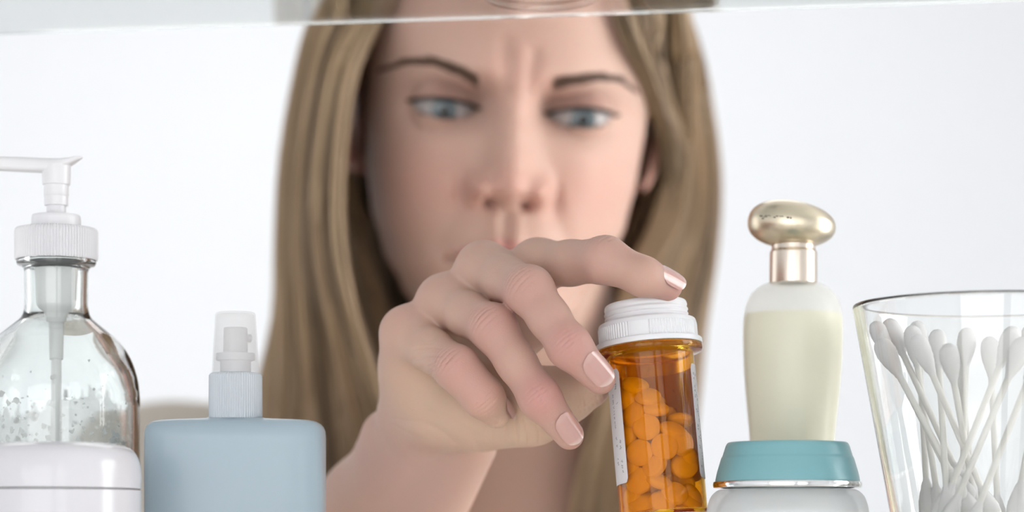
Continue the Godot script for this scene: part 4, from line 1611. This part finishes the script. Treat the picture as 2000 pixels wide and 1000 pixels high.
func build_teal_jar() -> void:
	var d := 0.90
	var k := d / FOC
	var b := shelf_row(d)
	var t := thing("face_cream_jar", "frosted face cream jar with a teal flared lid and a silver ring", "jar", on_shelf(1538, d))
	var teal := mat(Color(0.47, 0.67, 0.70), 0.30)
	teal.clearcoat_enabled = true
	teal.clearcoat = 0.25
	teal.clearcoat_roughness = 0.25
	part("lid", lathe(px_prof([[0, 941], [141, 941, 2], [138, 925, 12], [129, 895, 3], [126.5, 891, 2], [120, 870, 4], [116, 864, 4], [108, 864, 2], [90, 868, 10], [0, 871]], k, b), 128).mesh(), teal, t)
	part("silver_ring", lathe(px_prof([[130, 953], [144, 953, 1.5], [145.5, 947, 4], [144, 941, 1.5], [130, 941]], k, b), 128).mesh(), M.chrome, t)
	var fr := film(Color(0.93, 0.95, 0.955), 0.55, 0.3)
	part("glass_body", lathe(px_prof([[0, b], [140, b, 10], [158, 1080, 20], [160, 1030, 20], [157, 990, 16], [149, 968, 10], [136, 957, 6], [118, 954, 2], [112, 958, 2], [122, 966, 8], [138, 990, 12], [142, 1030, 16], [140, 1070, 10], [120, b - 16, 8], [0, b - 14]], k, b), 128).mesh(), fr, t)
	part("cream", lathe(px_prof([[0, b - 15], [118, b - 17, 8], [138, 1070, 10], [140, 1030, 16], [136, 994, 6], [0, 992]], k, b), 96).mesh(), mat(Color(0.95, 0.945, 0.95), 0.5), t)

func build_tumbler() -> void:
	var d := 0.90
	var k := d / FOC
	var b := shelf_row(d)
	var cx := 1930.0
	var t := thing("drinking_glass", "clear tapered glass tumbler holding cotton swabs", "glass", on_shelf(cx, d))
	var g := glass(Color(0.994, 0.998, 0.994), 1.5)
	part("tumbler", lathe(px_prof([[0, b], [166, b, 6], [174, b - 10, 6], [262, 604, 20], [263, 597, 3], [259, 592, 3], [252, 597, 3], [250, 606, 10], [170, b - 44, 12], [150, b - 38, 8], [0, b - 36]], k, b), 160).mesh(), g, t)
	var stick_m := translucent(Color(0.95, 0.94, 0.92), 0.35, 0.6)
	var cot := translucent(Color(0.96, 0.955, 0.955), 0.5, 0.95)
	var half := 204.0
	var sm := lathe(px_prof([[0, half - 40], [6.2, half - 40], [6.2, -half + 40], [0, -half + 40]], k, 0.0), 16).mesh()
	var variants := []
	for vnum in 3:
		var tb := lathe(px_prof([[5.6, 88 - half], [7.5, 80 - half, 6], [14.0, 60 - half, 16], [18.5 + vnum, 34 - half, 16], [17.0, 13 - half, 10], [9, 3 - half, 6], [0, 1 - half]], k, 0.0, 8), 40)
		var fnz := FastNoiseLite.new()
		fnz.seed = vnum
		fnz.frequency = 900.0
		for i in tb.v.size():
			var p := tb.v[i]
			tb.v[i] = p + tb.n[i] * (fnz.get_noise_3d(p.x, p.y, p.z) * 0.0003 + rng.randf_range(-1, 1) * 0.00005)
		variants.push_back(tb.mesh())
	# px_prof measured rows down from 2 * half: bring the tip to the end of the stick
	var list := [
		[1721, 640, -60, 1880, 1000, 60], [1723, 682, 40, 1905, 1028, 40], [1752, 632, -90, 1905, 1000, 0], [1786, 676, 60, 1945, 1030, 20],
		[1790, 650, -50, 1856, 1020, -110], [1815, 632, -150, 1829, 1010, -110], [1834, 660, -20, 1838, 1040, 90], [1829, 700, 140, 1925, 1035, -60],
		[1917, 645, -160, 1884, 1020, -40], [1906, 690, -190, 1932, 1030, -130], [1955, 664, 100, 1825, 1010, 60], [1960, 690, 165, 1832, 1025, 95],
		[1996, 700, 150, 1868, 1040, 125], [1958, 665, -130, 1966, 1030, -80], [2044, 655, 20, 1955, 1030, 110], [2095, 660, -60, 2000, 1020, -50], [2040, 640, -130, 2050, 1020, -80]]
	var where := ["leaning at the left wall of the glass, rear of two", "leaning at the left wall of the glass, in front", "second tip from the left, at the back", "leaning right, its tip left of the middle cluster",
		"behind the one whose tip leans left of the middle", "upright at the back of the glass, tallest of the middle cluster", "upright in the middle of the glass with a fat tip", "nearest of the middle cluster, its tip lowest",
		"upright at the back, right of the middle gap", "short at the back, seen faintly right of the middle", "leaning left from the right, rear of two", "leaning left from the right, in front",
		"crossing low at the right of the glass, tip by the bright reflection", "upright behind the right-hand reflection", "at the right of the glass, its lower tip showing", "far right inside the glass", "at the far right back of the glass"]
	for i in list.size():
		var q: Array = list[i]
		var o := thing("cotton_swab", "white cotton swab " + where[i], "cotton swab", Vector3.ZERO, "cotton swabs in the glass tumbler")
		part("stick", sm, stick_m, o)
		for e in 2:
			var m := part("cotton_tip", variants[(i + e) % 3], cot, o)
			m.transform = Transform3D(Basis.IDENTITY if e == 0 else Basis(Vector3.RIGHT, PI), Vector3.ZERO)
		var top := Vector3((q[0] - 1000.0) * k, EYE + (HORIZON - q[1]) * k, -d + q[2] * k)
		var bot := Vector3((q[3] - 1000.0) * k, EYE + (HORIZON - q[4]) * k, -d + q[5] * k)
		var yv := (top - bot).normalized()
		var xv := yv.cross(Vector3(0, 0, 1)).normalized()
		o.transform = Transform3D(Basis(xv, yv, xv.cross(yv)), top - yv * (half - 20.0) * k)

func build_top_bottles() -> void:
	var y := EYE + 0.2097 + 0.0046
	var g := glass(Color(0.97, 0.985, 0.98), 1.5)
	var t := thing("glass_bottle", "round clear glass bottle on the upper glass shelf, above the forehead", "bottle", Vector3(0.0115, y, -0.955))
	part("bottle", lathe(fillet([[0, 0], [0.023, 0, 0.004], [0.025, 0.006, 0.003], [0.025, 0.07, 0.02], [0.009, 0.085, 0.006], [0.009, 0.10, 0.002], [0.007, 0.10, 0.001], [0.007, 0.085, 0.006], [0.0225, 0.068, 0.02], [0.0225, 0.007, 0.003], [0, 0.006]]), 64).mesh(), g, t)
	part("stopper", lathe(fillet([[0, 0.098], [0.0065, 0.098, 0.001], [0.0065, 0.102, 0.001], [0.012, 0.103, 0.003], [0.012, 0.122, 0.006], [0, 0.124]]), 48).mesh(), M.white_plastic, t)
	var t2 := thing("square_bottle", "grey frosted square bottle on the upper glass shelf, right of the round one", "bottle", Vector3(0.0655, y, -0.957))
	t2.rotation.y = deg_to_rad(-8.5)
	var rings := []
	for q in [[0.0, 0.0125], [0.001, 0.0145], [0.004, 0.0155], [0.05, 0.0155], [0.056, 0.0145], [0.059, 0.011], [0.060, 0.007]]:
		rings.push_back(se_ring(q[1], q[1], q[0], 6.0, 64))
	part("bottle", loft(rings).mesh(), translucent(Color(0.62, 0.62, 0.60), 0.5, 0.35), t2)
	part("cap", lathe(fillet([[0.006, 0.059], [0.009, 0.059, 0.001], [0.009, 0.078, 0.002], [0, 0.079]]), 40).mesh(), M.chrome, t2)
